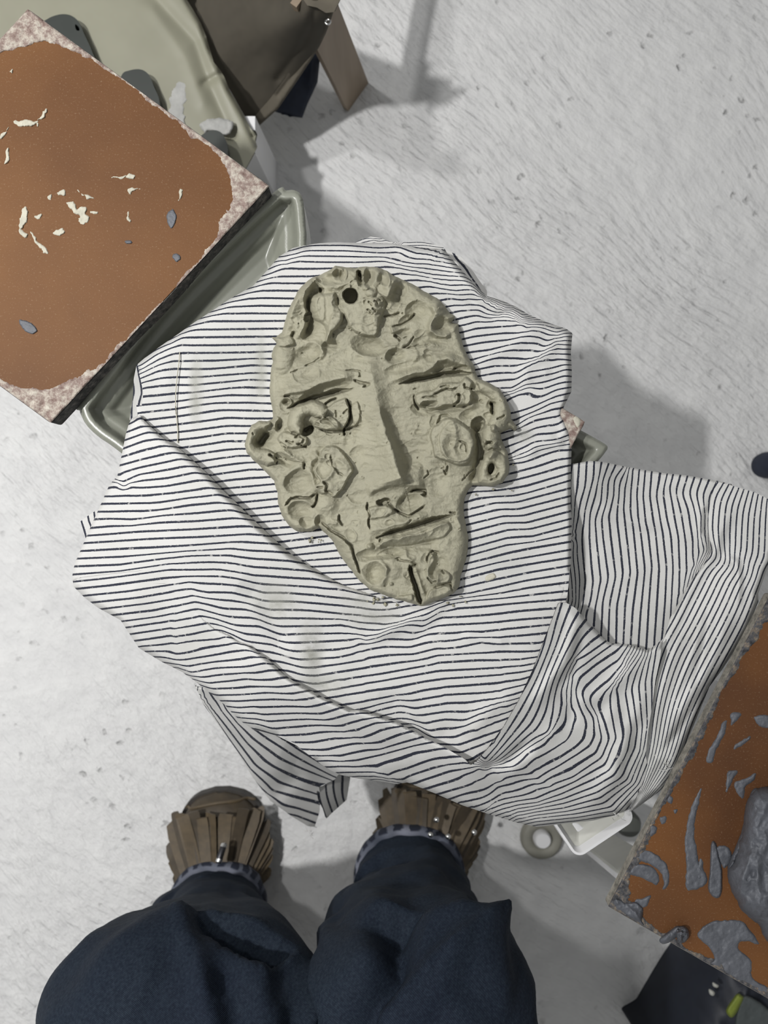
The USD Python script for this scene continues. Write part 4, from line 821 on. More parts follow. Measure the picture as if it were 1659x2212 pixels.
# ears
C.coil(Z('330,225 260,235 200,275 155,350 145,420 175,480 240,520 320,530 390,570'), 15.5, 6.5); C.ridge(Z('330,300 290,360 240,440'), -11, 8, 10, 0.2); C.scoop((584, 950), 15, 22, 2.5, 35); C.slit(Z('330,500 390,540 410,595'), 3, 4); C.slit(Z('185,310 200,335'), 2, 1.6)
C.ridge(Z('430,170 390,230 380,280'), 3.5, 8, 6); C.scoop((604, 920), 9, 16, 4, 20)
C.coil(B_('1060,1190 1130,1220 1210,1270 1265,1360 1265,1460 1220,1550 1190,1610'), 19, 6.0); C.coil(D('1190,260 1150,330 1150,390 1190,430'), 17, 5.5); C.hole((1033, 917), 14, 17, 4.0, 25); C.slit(B_('1160,1370 1180,1400 1170,1440 1190,1480'), 4, 6); C.slit(B_('1150,1375 1210,1370'), 3, 4)
C.slit(D('1210,190 1260,175 1290,145'), 2.4, 2.6); C.ridge(D('1030,260 1045,380 1060,470 1050,580 1010,700 990,770'), -8.5, 8, 8, 0.15); C.ridge(D('1100,460 1080,560'), -3.5, 5, 5); C.slit(D('1080,390 1110,430 1130,400 1190,400'), 3, 4); C.bump((1045, 958), 7, 9, 4.5)
C.coil(D('1110,560 1080,640 1100,720 1170,760 1250,720 1280,640 1250,560 1180,520 1110,560'), 13, 4.5, 0.02); C.hole((1061, 1012), 7.5, 11.5, 1.0, 10); C.slit(D('1240,670 1210,720 1150,740'), 2.2, 2.2); C.scoop((1083, 985), 14, 20, 2.0, 20); C.ridge(D('1170,420 1180,480 1150,540'), 3, 6, 6)
C.ridge(B_('1000,1260 1060,1330 1000,1390 960,1420'), 2.2, 8, 12); C.scoop((1032, 862), 18, 16, 4.0, 40); C.scoop((1012, 895), 22, 12, 2.6, -25)
# nose: long lit flank on the left, steep dark flank on the right
C.ridge([(796, 770), (806, 820), (815, 860), (824, 900), (835, 940), (848, 980), (860, 1015), (870, 1046)], [2.2, 4.6, 6.6, 8.2, 9.4, 10.2, 11, 10.6], 19, 46, 0.06, 1.5)
C.ridge(Z('1310,60 1330,140 1360,210 1385,270 1375,310 1430,420 1470,540 1510,680 1545,790'), 4.2, 5, 22, 0.1); C.ridge(D('190,100 260,260 330,440 420,620 480,720'), -3.8, 26, 20, 0.15); C.scoop((893, 985), 34, 44, 2.0, 60); C.bump((895, 1020), 20, 24, 2.6, 20); C.slit(D('560,720 610,680 600,640'), 2, 2)
C.ridge(D('60,870 120,830 220,790 330,770 430,780 560,790'), 4.0, 20, 5, 0.1)
C.hole((828, 1085), 15, 7.5, 9.0, -8); C.scoop((885, 1088), 31, 21, 5.5, -20); C.ridge(D('330,950 400,860 470,830 560,830 580,880'), -3, 5, 5); C.slit(D('430,840 500,825 570,830 580,880 530,870'), 3, 5); C.slit(D('300,990 380,1040 440,1055 500,1020 575,960'), 3, 4); C.slit(D('240,940 300,1000 340,1020'), 3, 4)
C.patch(D('60,990 150,960 240,970 300,1000 260,1050 150,1080 70,1080'), 3.4, 4, 0.3, 10); C.slit(D('50,930 55,1000 80,1060 70,1110 80,1180'), 2.6, 4); C.bump((886, 1095), 20, 14, 1.5, -20)
# cheeks
C.patch(Z('870,430 960,450 1040,540 1090,650 1040,740 1010,800 940,890 860,860 790,860 755,790 800,740 740,660 780,560 810,470'), 5.6, 4.0, 0.5, 11); C.scoop((694, 1010), 24, 26, 3.8, 30, 30, 1.5); C.slit(Z('890,500 910,600 960,680 1010,700'), 2.6, 2.6); C.slit(Z('820,740 860,780 850,830 920,870'), 2.8, 3.4); C.slit(Z('760,800 830,800'), 2.4, 2); C.ridge(Z('940,520 1010,600 1060,650'), 1.6, 7, 7)
C.scoop((646, 1042), 33, 28, 4.0, -15, 225, 2.2); C.ridge(Z('690,640 720,690 740,760 760,850'), 2.6, 7, 6); C.ridge(Z('440,440 540,520 600,560 650,600'), 3.0, 6, 9); C.scoop((617, 995), 26, 14, 3.0, 30); C.slit(Z('650,580 655,640'), 3, 3)
C.bump((680, 985), 14, 12, 3); C.slit(Z('470,540 560,570 660,580'), 2, 1.6)
C.patch(D('620,330 660,240 740,190 830,180 900,210 990,290 1030,380 1020,480 980,570 900,600 820,590 740,550 660,530 640,460'), 5.5, 4.5, 0.2, 12); C.patch(D('700,330 760,240 830,200 920,240 1000,330 1015,430 980,540 900,570 800,560 720,480'), 2.0, 4, 0.1, 13)
C.scoop((986, 962), 30, 34, 3.2, -25, 90, 1); C.ridge(D('800,170 840,270 860,360 830,450 860,560'), 2.2, 7, 7); C.slit(D('880,380 930,410 950,490'), 2, 2); C.slit(D('720,190 690,230 720,160 800,150'), 3, 2.5); C.slit(D('780,600 765,680 740,640'), 2.4, 3); C.scoop((945, 1045), 30, 40, 2.0, 20); C.slit(D('900,740 960,680 1010,630'), 2, 2)
# jaw, left
C.scoop((650, 1104), 30, 22, 4.0, 10, 250, 1.8); C.scoop((708, 1094), 28, 30, -2.6, 20); C.slit(Z('470,970 530,900 600,885 700,890 770,850'), 3.0, 4.2); C.slit(Z('770,850 765,920 740,970 710,970'), 3.2, 4.5); C.slit(Z('960,1040 965,1090 1000,1150'), 2.8, 3.5); C.ridge(Z('840,1130 900,1120 960,1130'), 2.4, 7, 4); C.bump((640, 1130), 24, 12, 2.2, 20); C.scoop((662, 1128), 16, 14, 3, 0); C.scoop((690, 1126), 12, 14, 4, 30)
C.slit(Z('800,1110 900,1200 1000,1250 1080,1330 1110,1440 1160,1580'), 3.2, 4.2, 0.05); C.ridge(Z('820,1130 930,1210 1030,1290 1080,1400'), 2.2, 5, 8)
# mouth
C.slit(D('150,1245 330,1185 500,1130 680,1085 835,1042'), 6.0, 9.5, 0.2); C.ridge(D('60,1190 200,1170 350,1120 460,1095 600,1050'), 3.0, 12, 7); C.ridge(D('150,1290 280,1250 380,1240 520,1190 700,1130 800,1115'), 4.2, 5, 10); C.patch(D('160,1290 380,1235 560,1195 720,1120 800,1120 800,1180 740,1250 620,1270 460,1320 240,1330 170,1320'), 2.4, 4, 0.3, 14)
C.ridge(D('170,1340 400,1330 560,1300 700,1260'), -4.2, 9, 14); C.bump((800, 1180), 9, 8, 4.5); C.bump((818, 1180), 7, 6, 4); C.slit(D('130,1250 200,1240 160,1290'), 3, 3); C.slit(D('430,1100 450,1090 400,1130'), 2.4, 2); C.slit(D('790,1020 850,1030'), 2.4, 3); C.ridge(D('840,1060 870,1100 900,1160'), 2.2, 6, 5)
# chin
C.scoop((806, 1238), 26, 26, 4.6, 20, 330, 2.0); C.scoop((800, 1200), 34, 14, 3.6, -10); C.scoop((845, 1196), 34, 12, 3.0, -12); C.ridge(D('210,1690 190,1600 230,1530 200,1480'), 2.4, 10, 5); C.scoop((848, 1232), 20, 30, -1.6, 0); C.slit(D('300,1440 340,1430 330,1450 470,1470 520,1500'), 2.4, 2.4)
C.slit(D('435,1495 455,1580 490,1680 540,1850'), 5.5, 12, 0.1); C.ridge(D('490,1510 530,1650 570,1780'), 2.6, 4, 8); C.slit(D('430,1520 500,1490'), 3.4, 4)
C.ridge(D('640,1370 620,1400 650,1450 610,1520 600,1590 640,1640 680,1630 690,1570 720,1540'), 3.4, 6, 6); C.scoop((950, 1222), 24, 34, 3.6, 10); C.patch(D('690,1560 730,1530 800,1580 780,1660 700,1670 670,1650'), 3.0, 4, 0.3, 15); C.slit(D('590,1600 640,1650 690,1640'), 2.6, 3.4); C.slit(D('720,1540 750,1570'), 2.4, 3); C.slit(D('600,1480 590,1430 640,1370 710,1390'), 2.6, 3); C.ridge(D('390,1340 410,1420 470,1470'), 2.0, 5, 10)
C.patch(D('590,1800 640,1700 760,1680 830,1700 830,1760 700,1810'), 2.2, 5, 0.9, 16); C.slit(D('640,1700 720,1690 800,1660 820,1740'), 2.6, 3.0); C.patch(Z('1440,1790 1560,1760 1640,1760 1600,1830'), 2.4, 4, 0.9, 17)
C.bump((846, 1262), 5, 4, 2.5)
# hanging hole
C.hole((758, 639), 16.5, 17, -4.0, 0); C.hole((666, 684), 7, 12, 4.0, 20)
# small tears and thumb marks everywhere
rng = np.random.default_rng(5)
cp = Polygon(co); inner = cp.buffer(-22)
for k in range(150):
    p = rng.uniform([535, 580], [1100, 1300])
    if inner.contains(shapely.Point(p)) and not (790 < p[0] < 900 and 780 < p[1] < 1060):
        r = rng.uniform(9, 24); C.scoop(p, r, r * rng.uniform(0.5, 0.9), rng.uniform(0.5, 1.3), rng.uniform(-60, 60), rng.uniform(0, 360), rng.uniform(0.2, 0.9))
for k in range(150):
    p = rng.uniform([535, 580], [1100, 1300])
    if cp.contains(shapely.Point(p)):
        a = rng.normal(-0.35, 0.7); l = rng.uniform(3, 9); e = np.array([math.cos(a), math.sin(a)]); m = rng.normal(0, 1.2, 2)
        line = [p - e * l / 2, p + m, p + e * l / 2]
        C.slit(line, rng.uniform(1.2, 2.0), rng.uniform(0.5, 1.4))
        if k % 2: C.ridge(np.array(line) + (1.5, 2.0), rng.uniform(0.4, 1.0), 2.5, 2.5)
H = C.H + (1.5 * fbm2(X, 15, 4, 21) + 1.7 * (1 - 4 * np.abs(fbm2(X * (0.5, 1.2) @ np.array([[0.94, -0.34], [0.34, 0.94]]), 20, 3, 31)))) * np.clip(rim / 10, 0, 1) + 0.75 * fbm2(X, 5.5, 4, 22) * np.clip(rim / 5, 0, 1)
zc = surface([(724, 574, .5025), (1000, 700, .5025), (1100, 900, .5025), (990, 1250, .5032), (910, 1305, .5046), (800, 1270, .5052), (640, 1140, .5028), (540, 960, .5026), (800, 900, .5025)])(X)
z = zc + 0.0006 + np.maximum(H, -0.3) * 1e-3
z[:nb] = zc[:nb] - 0.0004
V = P(X[:, 0], X[:, 1], z)
N = vnormals(V, tri)
face = thing('clay_sculpture', 'grey-green unfired clay face with pinched curls, cut brows and a hanging hole', 'sculpture')
regions = [('ear', Z('330,150 440,170 420,330 480,470 420,600 300,660 60,640 60,200 300,180'), 'ear pinched at the left of the face'),
           ('ear', np.vstack([B_('1010,1120 1200,1150 1500,1400 1500,1700'), D('1400,820 1000,820 975,780 1050,600 1060,470 1000,300 1040,200 1120,120 1100,60')]), 'pierced ear at the right of the face'),
           ('eye', Z('530,320 560,110 650,50 760,50 830,80 960,0 1060,0 1080,100 1070,200 1010,290 900,320 720,340'), None),
           ('eye', B_('460,1330 520,1260 640,1240 700,1190 880,1170 950,1120 1010,1170 1010,1340 960,1390 800,1410 600,1440 510,1430'), None),
           ('cheek_disc', D('600,350 650,230 740,180 830,170 910,205 1000,290 1040,380 1030,490 985,580 900,612 820,600 740,560 650,545 630,470'), None),
           ('cheek_patch', Z('860,420 970,445 1050,540 1105,650 1050,745 1020,805 940,905 850,870 780,865 745,790 790,740 730,660 770,555 800,465'), None),
           ('nose', [(800, 790), (818, 850), (845, 940), (880, 1005), (905, 1040), (922, 1070), (915, 1110), (880, 1116), (800, 1122), (792, 1085), (800, 1050), (800, 960), (790, 880), (785, 820)], None),
           ('lower_lip', D('150,1270 280,1240 520,1185 720,1115 820,1110 810,1190 740,1260 560,1310 240,1345 160,1330'), None)]
cen = X[tri].mean(1); owner = np.zeros(len(tri), int)
for k, (nm, pg, lb) in enumerate(regions, 1):
    pg = Polygon(pg).buffer(0); shapely.prepare(pg)
    owner[shapely.contains_xy(pg, cen[:, 0], cen[:, 1]) & (owner == 0)] = k
for k, (nm, lb) in enumerate([('slab', None)] + [(r[0], r[2]) for r in regions]):
    f = tri[owner == k]; u, inv = np.unique(f, return_inverse=True)
    vv, ff, nn = V[u], inv.reshape(-1, 3), N[u]
    if k == 0:      # flat underside closes the slab
        low = V[:nb].copy(); lp = np.vstack([low - (0, 0, 0.0003)]); base = len(vv)
        bt = Delaunay(X[:nb]).simplices; bt = bt[shapely.contains_xy(cp, *X[:nb][bt].mean(1).T)]
        vv = np.vstack([vv, lp]); nn = np.vstack([nn, np.tile((0, 0, -1.0), (nb, 1))]); ff = np.vstack([ff, bt + base])
    obj(nm, (vv, ff), clay_m, face, normals=nn, label=lb)
# crumbs of clay on the cloth round the chin and the right ear
crumbs = []
for x0, y0, s, n in ((745, 1175, 16, 10), (820, 1290, 26, 12), (1090, 1010, 14, 8), (1060, 1040, 30, 6), (690, 1165, 10, 5), (980, 1300, 20, 5)):
    for k in range(n):
        x, y = rng.normal(x0, s), rng.normal(y0, s * 0.5)
        if not cp.buffer(3).contains(shapely.Point(x, y)):
            r = rng.uniform(0.0005, 0.0013); m = trimesh.creation.icosphere(1, r); m.vertices *= 1 + 0.3 * rng.normal(size=(len(m.vertices), 1)); m.apply_translation(P(x, y, 0.5055)); crumbs.append(m)
obj('clay_crumbs', cat_(crumbs), clay_m, None, smooth=True, label='tiny pale clay crumbs scattered on the cloth around the clay face', cat='crumbs', kind='stuff')

# ---------------------------------------------------------------- boards, trays, stools
def psheet(parent, name, outline, zctl, m, ridges=(), lips=(), step=4.0, thick=0.0015, wrinkle=0.001, seed=0, **kw):
    X, f, nb = fill(outline, step)
    z = surface(zctl)(X)
    for line, h, w in ridges: z = z + h * np.exp(-(dist(X, line) / w) ** 1.6)
    for line, drop, w in lips:
        d = np.minimum(dist(X, line), w) / w; z = z - drop * (1 - np.sqrt(np.maximum(0, 1 - (1 - d) ** 2)))
    z = z + wrinkle * 2 * fbm2(X, 60.0, 3, seed)
    v, fs = solid(P(X[:, 0], X[:, 1], z), f, nb, thick); n = vnormals(P(X[:, 0], X[:, 1], z), f)
    return obj(name, (v, fs), m, parent, normals=np.vstack([n, -n]), **kw)

def blob(parent, name, outline, z0, h, m, edge=8.0, step=2.0, rough=0.5, sc=12.0, seed=0, smooth_line=True, jag=2.0, clip=None, **kw):
    """a dab of clay lying on a surface: sharp little rim, uneven top"""
    o = spline(outline, step, True) if smooth_line else np.asarray(outline, float)
    o = o + jag * np.c_[fbm2(o, 9, 3, seed), fbm2(o, 9, 3, seed + 9)]
    if clip is not None:
        o = Polygon(o).buffer(0).intersection(clip)
        if o.area < 60: return None
        o = o if o.geom_type == 'Polygon' else max(o.geoms, key=lambda g: g.area); o = np.array(o.exterior.coords)[:-1]
    X, f, nb = fill(o, step)
    d = dist(X, LineString(np.vstack([X[:nb], X[:1]]))); k = np.clip(d / edge, 0, 1)
    z = z0 + h * np.sqrt(1 - (1 - k) ** 2) * (1 + rough * 2 * fbm2(X, sc, 4, seed))
    z[:nb] = z0 - 0.0003
    v = P(X[:, 0], X[:, 1], z)
    return obj(name, (v, f), m, parent, normals=vnormals(v, f), **kw)

def work_board(t, corners, ztop, thick, top_m, side_m, crust_m_, power=3.8, scale=0.985, cut=None, crust_h=0.0016, seed=0, step=2.2):
    c = np.asarray(corners, float)
    pts = P(c[:, 0], c[:, 1], ztop)[:, :2]
    core = trimesh.creation.extrude_polygon(Polygon(pts).buffer(-0.003).buffer(0.003, quad_segs=5), thick - 0.0008); core.apply_translation((0, 0, ztop - thick))
    obj('plywood_core', core, side_m, t)
    face_ = trimesh.creation.extrude_polygon(Polygon(pts).buffer(-0.0042).buffer(0.0034, quad_segs=5), 0.0008); face_.apply_translation((0, 0, ztop - 0.0008))
    obj('board_face', face_, top_m, t)
    o = c[0]; u, v = c[1] - c[0], c[3] - c[0]
    inset = Polygon(c).buffer(-1.2)
    if cut is not None: inset = inset.intersection(cut)
    X, f, nb = fill(np.array(inset.exterior.coords)[:-1], step)
    st = np.linalg.solve(np.stack([u, v], 1), (X - o).T).T * 2 - 1
    m = (np.abs(st[:, 0]) ** power + np.abs(st[:, 1]) ** power) ** (1 / power) - scale
    m = m * 300 + 34 * fbm2(X, 46, 5, seed) + 8 * fbm2(X, 9, 3, seed + 3)
    keep = (m[f] > 0).any(1); f = f[keep]; w, inv = np.unique(f, return_inverse=True)
    X, m, f = X[w], m[w], inv.reshape(-1, 3)
    edge_d = shapely.distance(shapely.points(X[:, 0], X[:, 1]), Polygon(c).boundary)
    z = ztop + np.where(m > 0, np.minimum(1, m / 14) ** 0.6 * crust_h * (0.75 + 1.6 * fbm2(X, 13, 4, seed + 5)), -0.0006)
    z = np.where(edge_d < 2.5, np.minimum(z, ztop + 0.0003), z)
    vv = P(X[:, 0], X[:, 1], z)
    obj('clay_crust', (vv, f), crust_m_, t, normals=vnormals(vv, f), label='dried clay crusted along the rim and corners')
    return t

# the work board under the cloth
t = thing('work_board', 'square wooden work board under the striped cloth, one clay-crusted corner showing', 'board')
work_board(t, [(1265, 911), (718, 579), (411, 1142), (958, 1474)], 0.4990, 0.0135, board_m, edge2_m, crust_m, cut=Polygon([(1180, 830), (1290, 830), (1290, 1000), (1180, 1000)]), scale=0.86, seed=4)
blob(t, 'clay_smear', [(1243, 899), (1252, 905), (1254, 915), (1248, 924), (1242, 917), (1238, 905)], 0.5005, 0.0009, pale_clay_m, seed=2)

# the board at upper left, with dry smears
ZL = 0.500
t = thing('work_board', 'brown painted square board with pale crusted corners and white clay smears', 'board')
work_board(t, [(584, 402), (60, 18), (-414, 531), (110, 915)], ZL, 0.018, board_m, edge_m, crust_m, seed=1, crust_h=0.0022)
smears = ['141,437 152,434 162,440 168,452 178,444 188,450 186,462 194,470 186,482 178,486 168,478 172,466 160,458 150,450', '196,456 212,458 204,464', '42,492 47,452 56,446 60,462 58,482', '42,496 54,500 60,506 56,514 46,510', '62,500 72,508 82,522 96,532 106,546 98,550 86,538 74,520',
          '112,502 126,494 140,496 138,506 128,508 118,506', '86,252 98,232 104,238 98,250 84,262 88,268 78,272', '30,262 44,262 60,258 82,262 72,270 40,272', '20,154 28,152 26,160', '278,376 290,376 290,388 280,388 272,382', '236,384 268,380 276,376 266,386', '276,408 290,404 304,408 286,414 280,422', '122,414 138,410 140,420 126,420',
          '160,402 176,418 184,422 174,424', '182,420 204,430 206,432 190,430', '274,468 282,458 280,468 286,478 280,482', '388,408 394,412 388,432 384,440', '14,322 20,330 18,350 10,352', '100,426 110,420 108,432', '72,468 90,460 86,474', '148,280 154,276 150,284', '0,290 14,282 22,270 14,290 2,300']
for k, sm in enumerate(smears): blob(t, 'clay_smear', T('PX', sm), ZL, 0.0009, pale_clay_m, edge=4, step=1.5, seed=k, jag=13, rough=1.2)
for k, sm in enumerate(['362,462 372,452 380,462 380,482 372,494 364,488 360,474', '370,450 378,454 374,462', '268,522 280,518 288,524 278,528', '372,550 382,548 390,558 382,566 376,560', '40,692 56,692 74,702 80,716 66,722 48,710']):
    blob(t, 'clay_smear', T('PX', sm), ZL, 0.0010, slate_clay_m, edge=4, step=1.5, seed=40 + k, jag=9, label='blue-grey dab of clay')

cl = P(120, 470, 0.48); t = thing('board_stand', 'low stand carrying the brown board, hidden below it', 'stand', loc=(cl[0], cl[1], 0))
obj('turntable', lathe([(0, .466), (0.07, .466), (0.07, .4815), (0, .4815)], (cl[0], cl[1], 0)), knob_m, t); obj('column', lathe([(0, .215), (0.02, .215), (0.02, .47), (0, .47)], (cl[0], cl[1], 0)), knob_m, t)
obj('foot_plate', lathe([(0, .2012), (0.05, .2012), (0.05, .216), (0, .216)], (cl[0], cl[1], 0)), knob_m, t)

# the board at lower right, with slate clay
ZR = 0.500
RBC = Polygon([(1312, 1958), (1664, 1280), (2275, 1632), (1923, 2310)]).buffer(-2.5)
rb = thing('work_board', 'rust-brown board at lower right smeared with blue-grey clay', 'board')
work_board(rb, [(1312, 1958), (1664, 1280), (2275, 1632), (1923, 2310)], ZR, 0.0085, board2_m, edge2_m, crust2_m, power=9, scale=0.968, seed=8, cut=Polygon([(1280, 1200), (1790, 1200), (1790, 2360), (1280, 2360)]), crust_h=0.003)
sl = [('R3', '1190,90 1160,160 1110,260 1075,400 1060,550 1070,700 1065,850 1110,880 1200,840 1225,780 1170,680 1145,560 1130,450 1145,330 1175,200'), ('R3', '1370,20 1440,20 1400,100 1350,190 1360,90'), ('R3', '1420,100 1500,70 1570,30 1560,80 1500,140 1480,220 1430,170'),
      ('R3', '1285,570 1370,560 1400,640 1350,720 1310,660'), ('R3', '740,590 830,600 910,660 950,740 940,840 900,870 905,790 870,730 800,680 705,655'), ('R3', '700,1190 800,1240 880,1290 960,1300 940,1325 880,1300 780,1250'),
      ('R3', '1150,1190 1250,1100 1350,1090 1480,1100 1600,1260 1500,1240 1450,1260 1460,1310 1540,1380 1550,1500 1659,1580 1659,1680 1560,1690 1400,1595 1240,1490 1110,1425 1140,1405 1270,1380 1235,1290'), ('R3', '880,350 930,340 920,390 890,400'), ('R3', '800,400 870,430 830,490 800,475'), ('R3', '945,190 980,210 970,255 940,240'),
      ('R3', '975,300 1015,290 1000,325'), ('R3', '1015,170 1045,170 1035,195'), ('R2', '1370,990 1340,1100 1300,1180 1260,1285 1215,1280 1240,1180 1300,1080 1330,1000'), ('R2', '1430,1150 1530,1095 1520,1130 1420,1195'), ('R2', '1400,930 1470,940 1400,1020 1390,980'), ('R2', '1560,960 1659,950 1680,1040 1600,1030'), ('R3', '820,910 780,1000 720,970 690,955 760,930'),
      ('R3', '1180,640 1200,740 1170,800 1130,760'), ('R3', '700,690 820,700 880,780 860,840 780,800 700,770 660,750')]
for k, (c, sm) in enumerate(sl): blob(rb, 'clay_smear', T(c, sm), ZR, 0.0014, slate_clay_m, edge=7, step=2.4, seed=60 + k, rough=1.0, jag=8, clip=RBC)
blob(rb, 'clay_ridge', T('R3', '560,930 640,960 710,960 760,1010 760,1100 800,1180 860,1240 960,1300 880,1300 760,1230 640,1120 560,1050 540,980'), ZR, 0.0055, slate_clay_m, edge=20, step=2.2, rough=1.4, sc=20, seed=90, jag=6, clip=RBC)
blob(rb, 'clay_flake', T('R3', '1250,540 1285,535 1310,640 1330,730 1325,900 1280,930 1230,870 1240,730'), ZR, 0.0035, slate_clay_m, edge=5, step=2.2, rough=0.4, seed=91)
t = thing('clay_lump', 'big cracked lump of blue-grey clay at the right edge of the rust-brown board', 'clay')
lo = spline(np.array([(1800, 1690), (1659, 1700), (1628, 1706), (1612, 1735), (1606, 1775), (1598, 1815), (1588, 1850), (1572, 1880), (1576, 1915), (1592, 1945), (1600, 1965), (1640, 2000), (1659, 2035), (1720, 2060), (1820, 2030), (1860, 1860)], float), 2.4, True)
lo = lo + 9 * np.c_[fbm2(lo, 14, 3, 1), fbm2(lo, 14, 3, 2)]; X, f, nb = fill(lo, 2.4); dd = dist(X, LineString(np.vstack([X[:nb], X[:1]]))); k = np.clip(dd / 46, 0, 1); w = X + 14 * np.c_[fbm2(X, 40, 3, 7), fbm2(X, 40, 3, 8)]
rg_ = lambda s, sd: 1 - 4.5 * np.abs(fbm2(w * (1, .7), s, 3, sd))
z = ZR + 0.0016 + np.sqrt(1 - (1 - k) ** 2) * (0.026 + 0.007 * rg_(58, 3) + 0.0032 * rg_(22, 4) + 0.0015 * fbm2(X, 8, 3, 5)); z[:nb] = ZR + 0.0008
v = P(X[:, 0], X[:, 1], z); obj('lump', (v, f), slate_clay_m, t, normals=vnormals(v, f))
blob(t, 'torn_flap', [(1600, 1800), (1622, 1712), (1640, 1708), (1630, 1750), (1620, 1800), (1600, 1850), (1580, 1880), (1572, 1870)], ZR + 0.001, 0.010, slate_clay_m, edge=10, step=2.0, rough=0.9, sc=16, seed=96)
t = thing('clay_curl', 'small rolled curl of blue-grey clay near the lower corner of the rust-brown board', 'clay')
blob(t, 'tail', T('R3', '880,1225 960,1160 1010,1130 1060,1145 1040,1200 1000,1215 950,1250 900,1260'), ZR + 0.0003, 0.006, slate_clay_m, edge=14, rough=0.6, seed=97)
blob(t, 'curl', T('R3', '1000,1150 1050,1130 1085,1160 1090,1210 1060,1250 1020,1250 1000,1210'), ZR + 0.0004, 0.013, slate_clay_m, edge=16, rough=1.4, sc=9, seed=98)

def rounded(a, b, r, n=10):
    out = []
    for cx, cy, s in ((a - r, b - r, 0), (-a + r, b - r, 90), (-a + r, -b + r, 180), (a - r, -b + r, 270)):
        for k in range(n + 1):
            w = math.radians(s + 90 * k / n); out.append((cx + r * math.cos(w), cy + r * math.sin(w)))
    return np.array(out)
def pan(c, ux, a, b, r, rings, closed_floor=True):
    """a moulded pan: rings are (inset, height) from the outside foot up over the rim and down to the floor"""
    ux = np.asarray(ux, float) / np.linalg.norm(ux); uy = np.array([-ux[1], ux[0]]); v, f = [], []
    for ins, z in rings:
        q = rounded(a - ins, b - ins, max(0.002, r - ins)); v.append(np.c_[np.asarray(c)[None] + q[:, :1] * ux + q[:, 1:] * uy, np.full(len(q), z)])
    n = len(v[0])
    for i in range(len(rings) - 1):
        for k in range(n):
            p, q = i * n + k, i * n + (k + 1) % n; f += [(p, q, q + n), (p, q + n, p + n)]
    v = np.vstack(v)
    if closed_floor:
        v = np.vstack([v, [*c, rings[-1][1]]]); o = (len(rings) - 1) * n
        f += [(o + k, o + (k + 1) % n, len(v) - 1) for k in range(n)]
    return trimesh.Trimesh(v, f, process=False)

# grey-green tray that carries the work board
to = spline(np.array([(580, 425), (618, 412), (636, 411), (650, 420), (657, 445), (662, 500), (672, 560), (760, 640), (1020, 800), (1270, 938), (1300, 955), (1313, 965), (1308, 976), (1280, 1010), (1090, 1230), (880, 1440), (850, 1450), (800, 1420), (500, 1170), (270, 985), (215, 945), (190, 922), (178, 903), (172, 884), (178, 865), (345, 655)], float), 5, True)
X, f, nb = fill(to, 4.0); dd = dist(X, LineString(np.vstack([X[:nb], X[:1]])))
z = np.interp(dd, [0, 3, 7, 16, 21, 30, 40, 48, 58, 70, 90], [.4815, .4842, .4850, .4850, .4835, .472, .4695, .4690, .4660, .4600, .4565])
top = P(X[:, 0], X[:, 1], z); ctr = top[:nb, :2].mean(0)
t = thing('plastic_tray', 'large grey-green plastic tray with rounded corners under the striped cloth', 'tray')
v, fs = solid(top, f, nb, 0.003); n = vnormals(top, f)
obj('basin', (v, fs), tray_m, t, normals=np.vstack([n, -n]))
k = np.arange(nb); w = top[:nb]; inw = (ctr - w[:, :2]); inw /= np.linalg.norm(inw, axis=1, keepdims=True)
wall = np.vstack([w, np.c_[w[:, :2] + inw * .003, np.full(nb, .466)], np.c_[w[:, :2] + inw * .010, np.full(nb, .447)]]); wf = np.vstack([np.vstack([np.c_[k, k + nb, (k + 1) % nb + nb], np.c_[k, (k + 1) % nb + nb, (k + 1) % nb]]) + o for o in (0, nb)])
obj('outer_wall', trimesh.Trimesh(wall, wf, process=False), tray_m, t, smooth=True)
st = thing('stand', 'pedestal stand carrying the grey-green tray', 'stand', loc=(ctr[0], ctr[1], 0))
obj('column', lathe([(0, 0.02), (0.03, 0.02), (0.03, 0.44), (0, 0.44)], (ctr[0], ctr[1], 0)), knob_m, st); obj('foot_plate', lathe([(0, 0), (0.13, 0), (0.13, 0.016), (0.12, 0.02), (0, 0.02)], (ctr[0], ctr[1], 0)), knob_m, st)
obj('top_plate', box(0.16, 0.16, 0.007, (ctr[0], ctr[1], 0.4435)), knob_m, st)

# white plastic chair, shade put into the seat colour, under the upper-left board, comb rack on it
t = thing('plastic_chair', 'white plastic chair with wavy seat edge and white leg, seat shade put into a pale sage colour, behind the brown board', 'chair')
psheet(t, 'seat', [(-140, -120), (380, -120), (398, -10), (418, 22), (434, 50), (445, 78), (453, 105), (462, 135), (476, 152), (484, 165), (496, 195), (512, 222), (530, 255), (548, 290), (556, 318), (500, 420), (330, 640), (60, 700), (-140, 560)], [(0, 0, .200), (400, 0, .200), (480, 160, .198), (550, 300, .186), (300, 400, .200), (0, 500, .200), (500, 250, .193)], shaded_white_m,
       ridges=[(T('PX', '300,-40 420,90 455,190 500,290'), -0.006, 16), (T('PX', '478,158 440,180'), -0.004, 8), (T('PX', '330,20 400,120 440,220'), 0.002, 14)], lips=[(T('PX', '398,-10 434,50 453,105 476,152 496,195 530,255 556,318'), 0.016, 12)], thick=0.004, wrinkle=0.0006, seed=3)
blob(t, 'light_and_plaster_patch', [(318, 150), (330, 136), (350, 140), (364, 160), (370, 178), (384, 168), (400, 180), (404, 205), (396, 235), (400, 262), (384, 268), (360, 250), (345, 225), (332, 195)], 00.2006, 0.0006, lit_patch_m, edge=14, rough=1.3, jag=26, seed=12, label='whitish plaster stain on the seat')  # light falling on the seat, modelled as a pale blob
